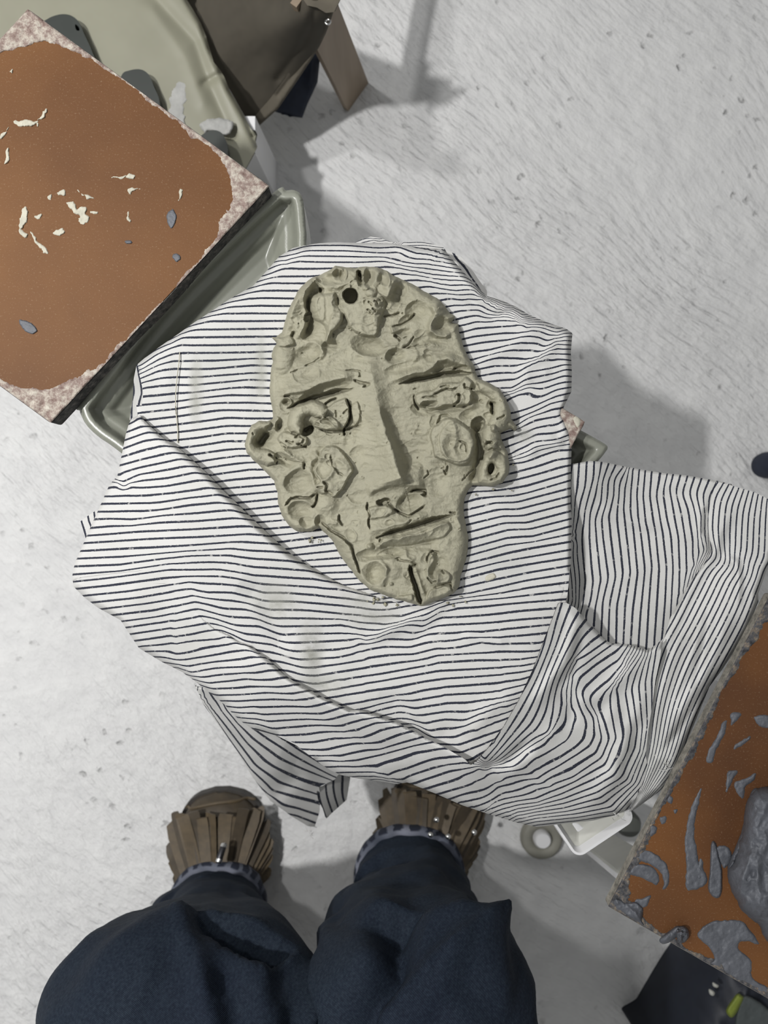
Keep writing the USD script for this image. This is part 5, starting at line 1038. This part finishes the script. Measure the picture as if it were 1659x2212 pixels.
blob(t, 'light_and_plaster_patch', [(432, 268), (450, 258), (480, 256), (500, 262), (505, 276), (488, 292), (460, 284), (440, 284)], 0.1975, 0.0030, lit_patch_m, edge=10, rough=0.6, jag=12, seed=13, label='white lumpy patch at the seat edge')  # pale blob standing for the lit white strip at the seat edge
def limb(c0, z0, w0, c1, z1, w1):
    """tapered square leg between two centres"""
    a, b = P(*c0, z0), P(*c1, z1); s = np.array([(-1, -1), (1, -1), (1, 1), (-1, 1)]) / 2
    v = np.vstack([np.c_[a[:2] + s * w0, np.full(4, z0)], np.c_[b[:2] + s * w1, np.full(4, z1)]])
    m = trimesh.convex.convex_hull(v); return m
obj('leg', limb((510, 292), 0.170, 0.046, (558, 388), 0.0, 0.052), white_m, t, label='white leg')
for c_ in ((-60, 300), (60, 80), (150, 520)): obj('leg', limb(c_, 0.195, 0.026, c_ + (np.array((829, 1106)) - c_) * 0.10, 0.0, 0.026), white_m, t)
t = thing('comb_rack', 'dark green plastic rack with three rounded prongs under the brown board', 'rack')
def prong(out):
    o = spline(np.array(out, float), 3, True); m = prism(o, 0.2035, 0.2165, 0.002); return m
pr = prong([(80, 62), (104, 40), (130, 31), (152, 33), (169, 46), (181, 72), (198, 110), (215, 170), (160, 220), (100, 180), (70, 120)])
hole_ = prism(spline(np.array([(152, 36), (160, 42), (161, 50), (154, 48)], float), 2, True), 0.19, 0.23)
try: pr = trimesh.boolean.difference([pr, hole_], engine='manifold')
except Exception: pass
obj('prong', pr, darkgreen_m, t, label='prong with a small hole')
obj('prong', prong([(262, 164), (280, 152), (304, 150), (321, 161), (332, 186), (344, 218), (340, 260), (290, 280), (250, 220)]), darkgreen_m, t)
obj('prong', prong([(436, 292), (455, 282), (472, 283), (485, 296), (492, 328), (480, 370), (440, 370), (415, 320)]), darkgreen_m, t)
obj('bar', prism([(90, 150), (200, 130), (330, 240), (470, 345), (430, 400), (300, 300), (150, 230)], 0.2035, 0.215), darkgreen_m, t)

# brown apron, denim, wooden leg at the top
t = thing('canvas_apron', 'dark brown canvas apron with a stitched hem hanging behind the white plastic chair', 'apron')
edge = T('PX', '740,-60 728,0 716,40 704,72 690,101 672,130 640,178 600,236 546,284')
psheet(t, 'panel', edge + T('PX', '528,250 500,200 470,150 440,100 410,40 360,-60'), [(400, 0, .165), (728, 0, .300), (716, 40, .275), (702, 72, .240), (560, 120, .172), (672, 130, .175), (600, 236, .115), (545, 280, .092), (450, 120, .165), (740, -60, .315), (380, -60, .165), (600, 0, .250), (655, 45, .280), (650, -20, .300), (610, 60, .245)], canvas_m, ridges=[(T('PX', '680,20 668,70 655,95 600,170'), -0.004, 9), (T('PX', '500,-40 560,60 590,150'), 0.003, 30)], lips=[(edge, 0.006, 8)], wrinkle=0.003, seed=5)
e = np.array(edge[1:]); inn = np.array(T('PX', '690,0 683,30 676,62 664,92 648,120 618,166 582,215 540,262'))
psheet(t, 'hem', list(e[:, :]) + [tuple(x) for x in inn[::-1]], [(728, 0, .304), (716, 40, .279), (690, 100, .210), (672, 130, .180), (600, 236, .120), (546, 284, .097), (690, 0, .296), (664, 92, .207), (582, 215, .127), (540, 262, .103)], hem_m, ridges=[(T('PX', '705,15 694,60 678,100 650,138 600,205'), -0.003, 5)], lips=[([tuple(x) for x in e], 0.004, 7)], step=3, wrinkle=0.0008, seed=6)
psheet(t, 'strap', T('PX', '628,-40 760,-40 734,0 722,26 704,28 684,16 664,12'), [(628, -40, .300), (760, -40, .325), (734, 0, .314), (704, 28, .300), (664, 12, .300)], hem_m, step=3, wrinkle=0.002, seed=7)
ringp = P(708, 47, 0.283); tr_ = trimesh.creation.torus(0.0026, 0.0011, 20, 10); tr_.apply_translation(ringp); obj('eyelet', tr_, metal_m, t, smooth=True)
t = thing('denim_cloth', 'small fold of navy denim showing below the brown apron hem', 'cloth')
psheet(t, 'fold', T('PX', '560,150 650,100 692,104 690,140 686,178 676,200 664,225 653,255 622,250 583,238 560,220'), [(560, 150, .085), (690, 110, .085), (686, 178, .06), (653, 255, .025), (583, 238, .05), (620, 180, .075)], navy_m, ridges=[(T('PX', '672,130 668,180 676,200'), 0.006, 8)], lips=[(T('PX', '690,140 686,178 653,255 583,238'), 0.012, 8)], wrinkle=0.002, seed=8)
p0, p1 = P(752, 241, 0.0), P(796, 179, 0.0); vv = np.array([-0.82, 0.58, 0]) * 0.008; lean = np.array([-0.064, -0.072, 0.47])
lean = lean * 0.63
pts = np.array([p0, p1, p1 + vv, p0 + vv]); lg = trimesh.convex.convex_hull(np.vstack([pts, pts + lean]))
t = thing('wooden_stool', 'pale wooden stool leg slanting down to the floor beside the brown apron', 'stool')
obj('leg', lg, wood_m, t, smooth=False)
m = lg.copy(); m.apply_translation((.05, .26, 0)); obj('leg', m, wood_m, t, smooth=False)
tp = pts.mean(0) + lean * .9; e1 = np.array([.05, .26, 0]); s1 = np.array([.26, -.05, 0]) / .265 * .008
obj('rail', trimesh.convex.convex_hull(np.array([tp + a * e1 + b * s1 + (0, 0, c_) for a in (.06, .97) for b in (-1, 1) for c_ in (-.02, .012)])), wood_m, t, smooth=False)

# white stool under the tail of the cloth, ribbed stool leg, foot, knob
zt = 0.405
q = P(*np.array([(1247, 1858), (1098, 1640), (1230, 1552), (1379, 1770)], float).T, zt)[:, :2]; ctr = q.mean(0)
t = thing('plastic_stool', 'white plastic stool corner with raised rim poking out below the cloth', 'stool', loc=(ctr[0], ctr[1], 0))
a, b = np.linalg.norm(q[3] - q[0]) / 2, np.linalg.norm(q[1] - q[0]) / 2
obj('seat_rim', pan(ctr, q[3] - q[0], a, b, 0.010, [(0.002, zt - .03), (0.0, zt - .004), (0.001, zt), (0.0032, zt), (0.0045, zt - .003), (0.006, zt - .008)], False), white_m, t, smooth=50)
obj('seat', pan(ctr, q[3] - q[0], a - .0055, b - .0055, 0.006, [(0.0, zt - .022), (0.0, zt - .0075), (0.004, zt - .0085), (0.010, zt - .0135), (0.014, zt - .0135)]), grey_m, t, smooth=50)
blob(t, 'light_and_plaster_patch', T('R3', '240,400 290,390 330,420 380,425 360,445 320,450 300,480 260,470 280,450'), zt - .0133, 0.0006, white_m, edge=5, step=1.8, seed=14)
for sx in (-1, 1):
    for sy in (-1, 1):
        ux = (q[3] - q[0]) / np.linalg.norm(q[3] - q[0]); uy = (q[1] - q[0]) / np.linalg.norm(q[1] - q[0])
        cc = ctr + ux * sx * (a - .012) + uy * sy * (b - .012); lg = box(0.014, 0.014, zt - .018, (cc[0], cc[1], (zt - .018) / 2)); obj('leg', lg, white_m, t)
t = thing('ribbed_stool', 'pale grooved plastic stool leg slanting from under the rust-brown board', 'stool')
a0, a1 = P(1262, 1795, 0.012), P(1470, 1990, 0.36); a1 = P(1452, 1925, 0.468); d = a1 - a0; s = np.cross(d, (0, 0, 1)); s /= np.linalg.norm(s); up = np.cross(s, d); up /= np.linalg.norm(up)
def beam(off, w, h, lift):
    v = [p + s * (off + i * w / 2) + up * (lift + j * h / 2) for p in (a0, a1) for i in (-1, 1) for j in (-1, 1)]; return trimesh.convex.convex_hull(np.array(v))
obj('leg', beam(0, .038, .006, 0), grey_m, t)
for o_, w_ in ((-.017, .006), (-.006, .005), (.007, .009), (.0165, .005)): obj('rib', beam(o_, w_, .008, .005), white_m, t)
obj('seat', prism([(1360, 1960), (1660, 1380), (1900, 1520), (1600, 2090)], 0.47, 0.4910, 0.01), white_m, t)
obj('leg', limb((1700, 1560), 0.47, 0.03, (1450, 1440), 0.0, 0.03), white_m, t); obj('leg', limb((1790, 1830), 0.47, 0.03, (1700, 1700), 0.0, 0.03), white_m, t)
f0 = P(1171, 1812, 0.012); t = thing('rubber_foot', 'grey ring-shaped rubber foot with pale hub on the floor below the cloth', 'foot', loc=(f0[0], f0[1], 0))
obj('ring', lathe([(0.0125, 0), (0.0288, 0), (0.030, 0.004), (0.029, 0.012), (0.024, 0.0155), (0.0175, 0.014), (0.0145, 0.010), (0.0125, 0.008)], (f0[0], f0[1], 0)), plain('grey_rubber', (0.235, 0.23, 0.195), 0.6), t, smooth=50)
obj('hub', lathe([(0, 0), (0.0125, 0), (0.0125, 0.016), (0.010, 0.020), (0, 0.0205)], (f0[0], f0[1], 0)), white_m, t, smooth=50)
f0 = P(1362, 1786, 0.10); t = thing('round_knob', 'dark grey round knob in the gap between the cloth and the rust-brown board', 'knob', loc=(f0[0], f0[1], 0.0))
obj('cap', lathe([(0, 0.0), (0.014, 0.0), (0.016, 0.07), (0.0165, 0.092), (0.013, 0.101), (0, 0.105)], (f0[0], f0[1], 0)), knob_m, t, smooth=50)

# bag under the board, dark foot at the right edge
t = thing('sports_bag', 'dark navy bag with a lime strip lying on the floor under the rust-brown board', 'bag')
bo = [(1385, 2240), (1402, 2205), (1425, 2165), (1455, 2115), (1482, 2075), (1530, 2010), (1640, 2050), (1720, 2130), (1700, 2260)]
X, f, nb = fill(spline(np.array(bo, float), 6, True), 5.0); dd = dist(X, LineString(np.vstack([X[:nb], X[:1]]))); z = 0.12 * np.sqrt(1 - (1 - np.clip(dd / 55, 0, 1)) ** 2) * (1 + 0.25 * fbm2(X, 50, 3, 2)) + 0.006 * np.exp(-(dist(X, T('PX', '1500,2240 1530,2140 1560,2060')) / 7) ** 2)
z[:nb] = 0.0; v = P(X[:, 0], X[:, 1], 0.05); v[:, 2] = z
obj('bag_body', (v, f), bag_m, t, normals=vnormals(v, f))
blob(t, 'side_panel', [(1596, 2170), (1612, 2150), (1660, 2180), (1700, 2230), (1640, 2250), (1590, 2220)], 0.128, 0.006, teal_m, edge=8, rough=0.2, seed=3, label='slate grey panel')
blob(t, 'lime_strip', [(1592, 2147), (1602, 2150), (1606, 2158), (1592, 2186), (1582, 2198), (1573, 2194), (1568, 2182), (1578, 2164)], 0.132, 0.012, lime_m, edge=8, rough=0.1, seed=4, label='lime green trim')
blob(t, 'pale_tag', [(1540, 2122), (1552, 2128), (1550, 2134), (1540, 2130)], 0.131, 0.003, grey_m, edge=4, rough=0.1, seed=5); blob(t, 'pale_tag', [(1532, 2136), (1544, 2144), (1540, 2152), (1532, 2146)], 0.131, 0.003, grey_m, edge=4, rough=0.1, seed=6)
f0 = P(1671, 1003, 0.03); t = thing('dark_foot', 'dark navy rounded furniture foot on the floor at the right edge', 'foot', loc=(f0[0], f0[1], 0))
obj('cap', lathe([(0, 0), (0.017, 0), (0.0185, 0.01), (0.018, 0.04), (0.012, 0.052), (0, 0.056)], (f0[0], f0[1], 0)), navy_m, t, smooth=50)
blob(cloth, 'dried_spot', T('C8', '372,205 395,180 440,160 470,175 475,200 445,225 400,235 375,225'), Z0 + .0004, 0.0009, pale_clay_m, edge=5, step=1.6, seed=33, jag=5, label='pale dab of dried clay on the cloth')

# ---------------------------------------------------------------- the seated person: jeans, hems, fringed shoes
person = thing('person', 'seated person seen from above in baggy dark blue jeans and fringed brown shoes', 'person')
import manifold3d as m3
def loft(stations, n=90, m=130, power=2.3):
    """stations: centre (x, y, z), half-width across, half-depth; a closed tube through them"""
    s = np.array(stations, float); t = np.linspace(0, 1, len(s)); tt = np.linspace(0, 1, m)
    from scipy.interpolate import PchipInterpolator
    c = np.stack([PchipInterpolator(t, s[:, k])(tt) for k in range(5)], 1)
    d = np.gradient(c[:, :3], axis=0); d /= np.linalg.norm(d, axis=1, keepdims=True)
    v = []
    for i in range(m):
        side = np.array([1.0, 0, 0]) - d[i] * d[i][0]; side /= np.linalg.norm(side); oth = np.cross(d[i], side)
        w = np.linspace(0, 2 * np.pi, n, endpoint=False); cw, sw = np.cos(w), np.sin(w)
        e = 2 / power
        v.append(c[i, :3] + side * (np.sign(cw) * np.abs(cw) ** e * c[i, 3])[:, None] + oth * (np.sign(sw) * np.abs(sw) ** e * c[i, 4])[:, None])
    v = np.vstack(v); f = []
    a = np.arange(n); b = (a + 1) % n
    for i in range(m - 1):
        f.append(np.c_[i * n + a, i * n + b, (i + 1) * n + b]); f.append(np.c_[i * n + a, (i + 1) * n + b, (i + 1) * n + a])
    v = np.vstack([v, c[0, :3], c[-1, :3]]); k0, k1 = len(v) - 2, len(v) - 1
    f.append(np.c_[np.full(n, k0), b, a]); f.append(np.c_[np.full(n, k1), (m - 1) * n + a, (m - 1) * n + b])
    r = trimesh.Trimesh(v, np.vstack(f), process=False)
    if r.volume < 0: r.invert()
    return r
LEG_L = [(-.222, -.535, .070, .060, .062), (-.220, -.533, .13, .066, .064), (-.205, -.515, .22, .082, .070), (-.186, -.480, .32, .108, .074), (-.182, -.462, .395, .124, .078), (-.180, -.520, .430, .122, .080), (-.165, -.66, .455, .112, .086), (-.14, -.80, .475, .115, .095), (-.09, -.92, .48, .12, .11)]
LEG_R = [(.034, -.492, .070, .068, .066), (.030, -.490, .13, .070, .066), (.026, -.482, .22, .076, .070), (.030, -.462, .32, .086, .074), (.036, -.448, .395, .094, .078), (.040, -.510, .432, .096, .080), (.045, -.66, .455, .102, .088), (.035, -.80, .475, .112, .095), (-.01, -.92, .48, .12, .11)]
def mani(t): return m3.Manifold(m3.Mesh(np.asarray(t.vertices, np.float32), np.asarray(t.faces, np.uint32)))
ll, lr = loft(LEG_L), loft(LEG_R)
hips = m3.Manifold.sphere(1.0, 48).scale((.19, .12, .12)).translate((-.05, -.95, .50))
seat_ = (mani(ll) + mani(lr) + hips).refine_to_length(0.009)
q = seat_.to_mesh(); jv, jf = np.array(q.vert_properties[:, :3], float), np.array(q.tri_verts)
jn = vnormals(jv, jf)
pxy = np.c_[829.5 + jv[:, 0] * F / (CAM - jv[:, 2]), 1106 - jv[:, 1] * F / (CAM - jv[:, 2])]
disp = 0.018 * (meshkit.fbm(jv * (9, 9, 14), 3, 5) - 0.5)
disp += 0.016 * (0.5 - np.abs(meshkit.fbm(jv @ np.array([[.8, .3, .5], [-.6, .5, .6], [0, -.8, .6]]) * (16, 6, 6), 3, 9) - 0.5) * 4) * (jv[:, 2] > 0.12)
front = jn[:, 2] > -0.15
for line, h, w, pw in ((T('PX', '376,1968 402,2020 427,2082 458,2192 470,2260'), .016, 20, 1.0), (T('PX', '376,1968 462,2023 541,2066 576,2082 640,2060 712,2019'), .020, 13, 1.1), (T('PX', '450,1990 540,2030 590,2040 660,2005'), -.036, 40, 2),
                   (T('PX', '1066,2008 1000,2045 925,2090 870,2140 815,2200'), .022, 18, 1.0), (T('PX', '905,1978 980,1990 1066,2006'), .012, 16, 1.2), (T('PX', '760,1859 737,1957 705,2059 666,2207'), .010, 18, 1.2), (T('PX', '850,1900 845,2000 850,2080 790,2170 760,2230'), -.040, 46, 2),
                   (T('PX', '930,2000 900,2040 880,2090'), .008, 16, 1.2), (T('PX', '350,2000 250,2080 180,2180'), .010, 40, 1.5), (T('PX', '490,2110 520,2230'), -.014, 40, 2), (T('PX', '620,2100 640,2240'), -.010, 34, 2), (T('PX', '440,1905 452,1990'), .005, 8, 1), (T('PX', '1000,2130 1090,2212'), -.006, 40, 2)):
    disp += front * h * np.exp(-(dist(pxy, line) / w) ** pw)
jv = jv + jn * disp[:, None]
jm = trimesh.Trimesh(jv, jf, process=False); trimesh.smoothing.filter_taubin(jm, iterations=3)
def cap_floor(v): return v
obj('jeans', jm, denim_m, person, smooth=True, label='baggy dark blue jeans')
for LEG, nm in ((LEG_L, 'left'), (LEG_R, 'right')):
    c = LEG[0]; w = np.linspace(0, 2 * np.pi, 97)[:-1]; rows = []
    for dz, g in ((-.010, .000), (-.011, .004), (-.004, .0062), (.006, .0068), (.012, .0052), (.0145, .0015), (.013, -.003)):
        rr = np.abs(np.cos(w)) ** .87 * np.sign(np.cos(w)) * (c[3] + g), np.abs(np.sin(w)) ** .87 * np.sign(np.sin(w)) * (c[4] + g)
        rows.append(np.c_[c[0] + rr[0], c[1] + rr[1], c[2] + dz + .0016 * np.sin(17 * w) + .002 * np.sin(5 * w + 1)])
    v = np.vstack(rows); n = 96; f = []
    for i in range(len(rows) - 1):
        for k in range(n): a, b = i * n + k, i * n + (k + 1) % n; f += [(a, b, b + n), (a, b + n, a + n)]
    obj('jeans_hem', trimesh.Trimesh(v, f, process=False), cuff_m, person, smooth=True, uv=np.c_[np.tile(np.arange(96) / 96 * 26, 7), np.repeat(np.arange(7) / 6, 96)], label='faded roped hem')
# legs inside the jeans: one continuous body
def bones(ch):
    out = m3.Manifold()
    for (p, r), (q_, s_) in zip(ch[:-1], ch[1:]):
        out = out + m3.Manifold.batch_hull([m3.Manifold.sphere(r, 20).translate(p), m3.Manifold.sphere(s_, 20).translate(q_)])
    return out
body = m3.Manifold()
for c, k in ((-.222, -.182), (.036, .036)):
    y0 = -.535 if c < 0 else -.492
    body = body + bones([((c, y0 + .07, .030), .010), ((c, y0 + .02, .045), .020), ((c, y0 - .02, .075), .032), ((c, y0, .16), .036), ((k, y0 + .05, .36), .045), ((k, y0 - .10, .42), .055), (((k - .05) / 2 - .02, -.90, .47), .075), ((-.05, -.93, .49), .09)])
q = body.refine_to_length(0.012).to_mesh(); bm = trimesh.Trimesh(q.vert_properties[:, :3], q.tri_verts, process=False); trimesh.smoothing.filter_taubin(bm, iterations=6)
obj('body', bm, skin_m, person, smooth=True)

def shoe(pos, yaw, seed, beads):
    """local frame: toe towards +y, origin on the floor under the ankle"""
    rg = np.random.default_rng(seed); R = trimesh.transformations.rotation_matrix(math.radians(yaw), (0, 0, 1)); R[:3, 3] = (*pos, 0)
    tf = lambda m: (m.apply_transform(R), m)[1]
    t_ = np.array([-.105, -.095, -.07, -.03, .02, .065, .10, .125, .138, .1435]); w_ = np.array([.006, .024, .034, .038, .043, .052, .052, .040, .022, .004]); h_ = np.array([.05, .075, .082, .085, .080, .066, .052, .044, .038, .030])
    yy = np.linspace(-.105, .1300, 46); ww, hh = np.interp(yy, t_, w_), np.interp(yy, t_, h_)
    from scipy.ndimage import gaussian_filter1d as g1
    ww, hh = np.maximum(g1(ww, 1.2), .003), g1(hh, 1.2); q_ = np.clip((yy - .080) / .0502, 0, 1); ww = np.where(yy > .080, .0525 * np.sqrt(1 - q_ ** 2.3) + .001, ww); hh = np.where(yy > .080, .016 + (hh - .016) * np.sqrt(1 - .97 * q_ ** 5), hh)
    th = np.linspace(0, np.pi, 29); v = np.array([[w * math.cos(a) , y, .016 + (h - .016) * math.sin(a) ** .75] for y, w, h in zip(yy, ww, hh) for a in th]); f = []
    for i in range(45):
        for k in range(28): a = i * 29 + k; f += [(a, a + 1, a + 30), (a, a + 30, a + 29)]
    up = trimesh.Trimesh(v, f, process=False); up.fix_normals()
    sh = stage.GetPrimAtPath(str(person.GetPath()))
    root = UsdGeom.Xform.Define(stage, str(person.GetPath()) + '/' + numbered('shoe', str(person.GetPath()))).GetPrim()
    tag(root, 'fringed brown leather shoe' if seed == 1 else 'fringed brown leather shoe half hidden by the cloth')
    obj('upper', tf(up), suede2_m, root, smooth=True)
    ol = np.vstack([np.c_[ww + .004, yy], np.c_[-(ww + .004), yy][::-1]]); so = trimesh.creation.extrude_polygon(Polygon(ol).buffer(.002), .017); obj('sole', tf(so), sole_m, root)
    surf = lambda x, y: np.where(np.abs(x) < np.interp(y, yy, ww) * 0.999, .016 + (np.interp(y, yy, hh) - .016) * np.sqrt(np.clip(1 - (x / np.maximum(np.interp(y, yy, ww), 1e-4)) ** 2, 0, 1)) ** .75, .016)
    # toe cap seam and the fan of leather strips
    cap_y = .112; xs = np.linspace(-.049, .049, 26); ys = cap_y + .010 * np.cos(xs / .049 * 1.4) + .004 * xs / .049
    obj('toe_seam', tf(tube(np.c_[xs, ys, surf(xs, ys) + .001], .0022, 8)), suede_m, root, smooth=True)
    n = 36
    for k in range(n):
        phi = math.radians(-104 + 208 * k / (n - 1) + rg.normal(0, 1.2)); c0, s0 = math.sin(phi), math.cos(phi)
        r1 = .130 * max(0, s0) ** 1.3 + .039 + .002 * abs(c0) + rg.normal(0, .004); r0 = .024
        px0 = np.array([c0 * .028, .004 * s0]); 
        rr = np.linspace(r0, r1, 14); x = px0[0] + c0 * (rr - r0) * .64 + c0 * .010; y = px0[1] + s0 * (rr - r0) + .012 * s0
        y = np.minimum(y, .110 + .010 * rg.random())
        inside = surf(x, y); z = np.maximum(inside, .022 + .035 * np.clip(1 - (np.abs(x) - .04) / .03, 0, 1)) + .0035 + .003 * rg.random()
        z = g1(z, 1.5)
        wd = rg.uniform(.0046, .0078) * (1 + .3 * max(0, s0)); d = np.array([c0, s0]); nrm = np.array([d[1], -d[0]]); tw = rg.normal(0, .35); v, f = [], []
        for i in range(14):
            q_ = wd * (1 if i < 12 else (0.8 if i == 12 else rg.uniform(.2, .6)))
            for sgn in (-1, 1):
                for lay in (0, .0016):
                    v.append((x[i] + nrm[0] * q_ * sgn, y[i] + nrm[1] * q_ * sgn, z[i] + lay + sgn * q_ * math.tan(tw) * .6))
        for i in range(13):
            a = i * 4
            for p_, q2 in ((0, 1), (1, 3), (3, 2), (2, 0)): f += [(a + p_, a + q2, a + q2 + 4), (a + p_, a + q2 + 4, a + p_ + 4)]
        f += [(0, 2, 3), (0, 3, 1), (52, 55, 54), (52, 53, 55)]
        st_ = trimesh.Trimesh(np.array(v), f, process=False); st_.fix_normals()
        obj('fringe_strip', tf(st_), suede_m if k % 3 else suede2_m, root, smooth=25)
    for kind, (x, y), (x2, y2) in beads:
        if kind == 'bead':
            b = P(x, y, .10); m = trimesh.creation.icosphere(2, .0036); m.apply_translation(b); obj('metal_bead', m, metal_m, root, smooth=True)
        else:
            a, b = P(x, y, .092), P(x2, y2, .100); obj('tassel', tube([a, (a + b) / 2 + (0, 0, .002), b], .0042, 10), gunmetal_m, root, smooth=40)
            for e0, e1 in ((a, b), (b, a)):
                u = (e0 - e1) / np.linalg.norm(e0 - e1); obj('tassel_tip', tube([e0, e0 + u * .004, e0 + u * .0055], [.0044, .0042, .0025], 10), metal_m, root, smooth=40)
shoe((-.226, -.524), 2, 1, [('tassel', (482, 1830), (474, 1856))])
shoe((.050, -.500), -12, 2, [('bead', (943, 1771), (0, 0)), ('bead', (930, 1803), (0, 0)), ('bead', (968, 1807), (0, 0)), ('bead', (1024, 1798), (0, 0))])
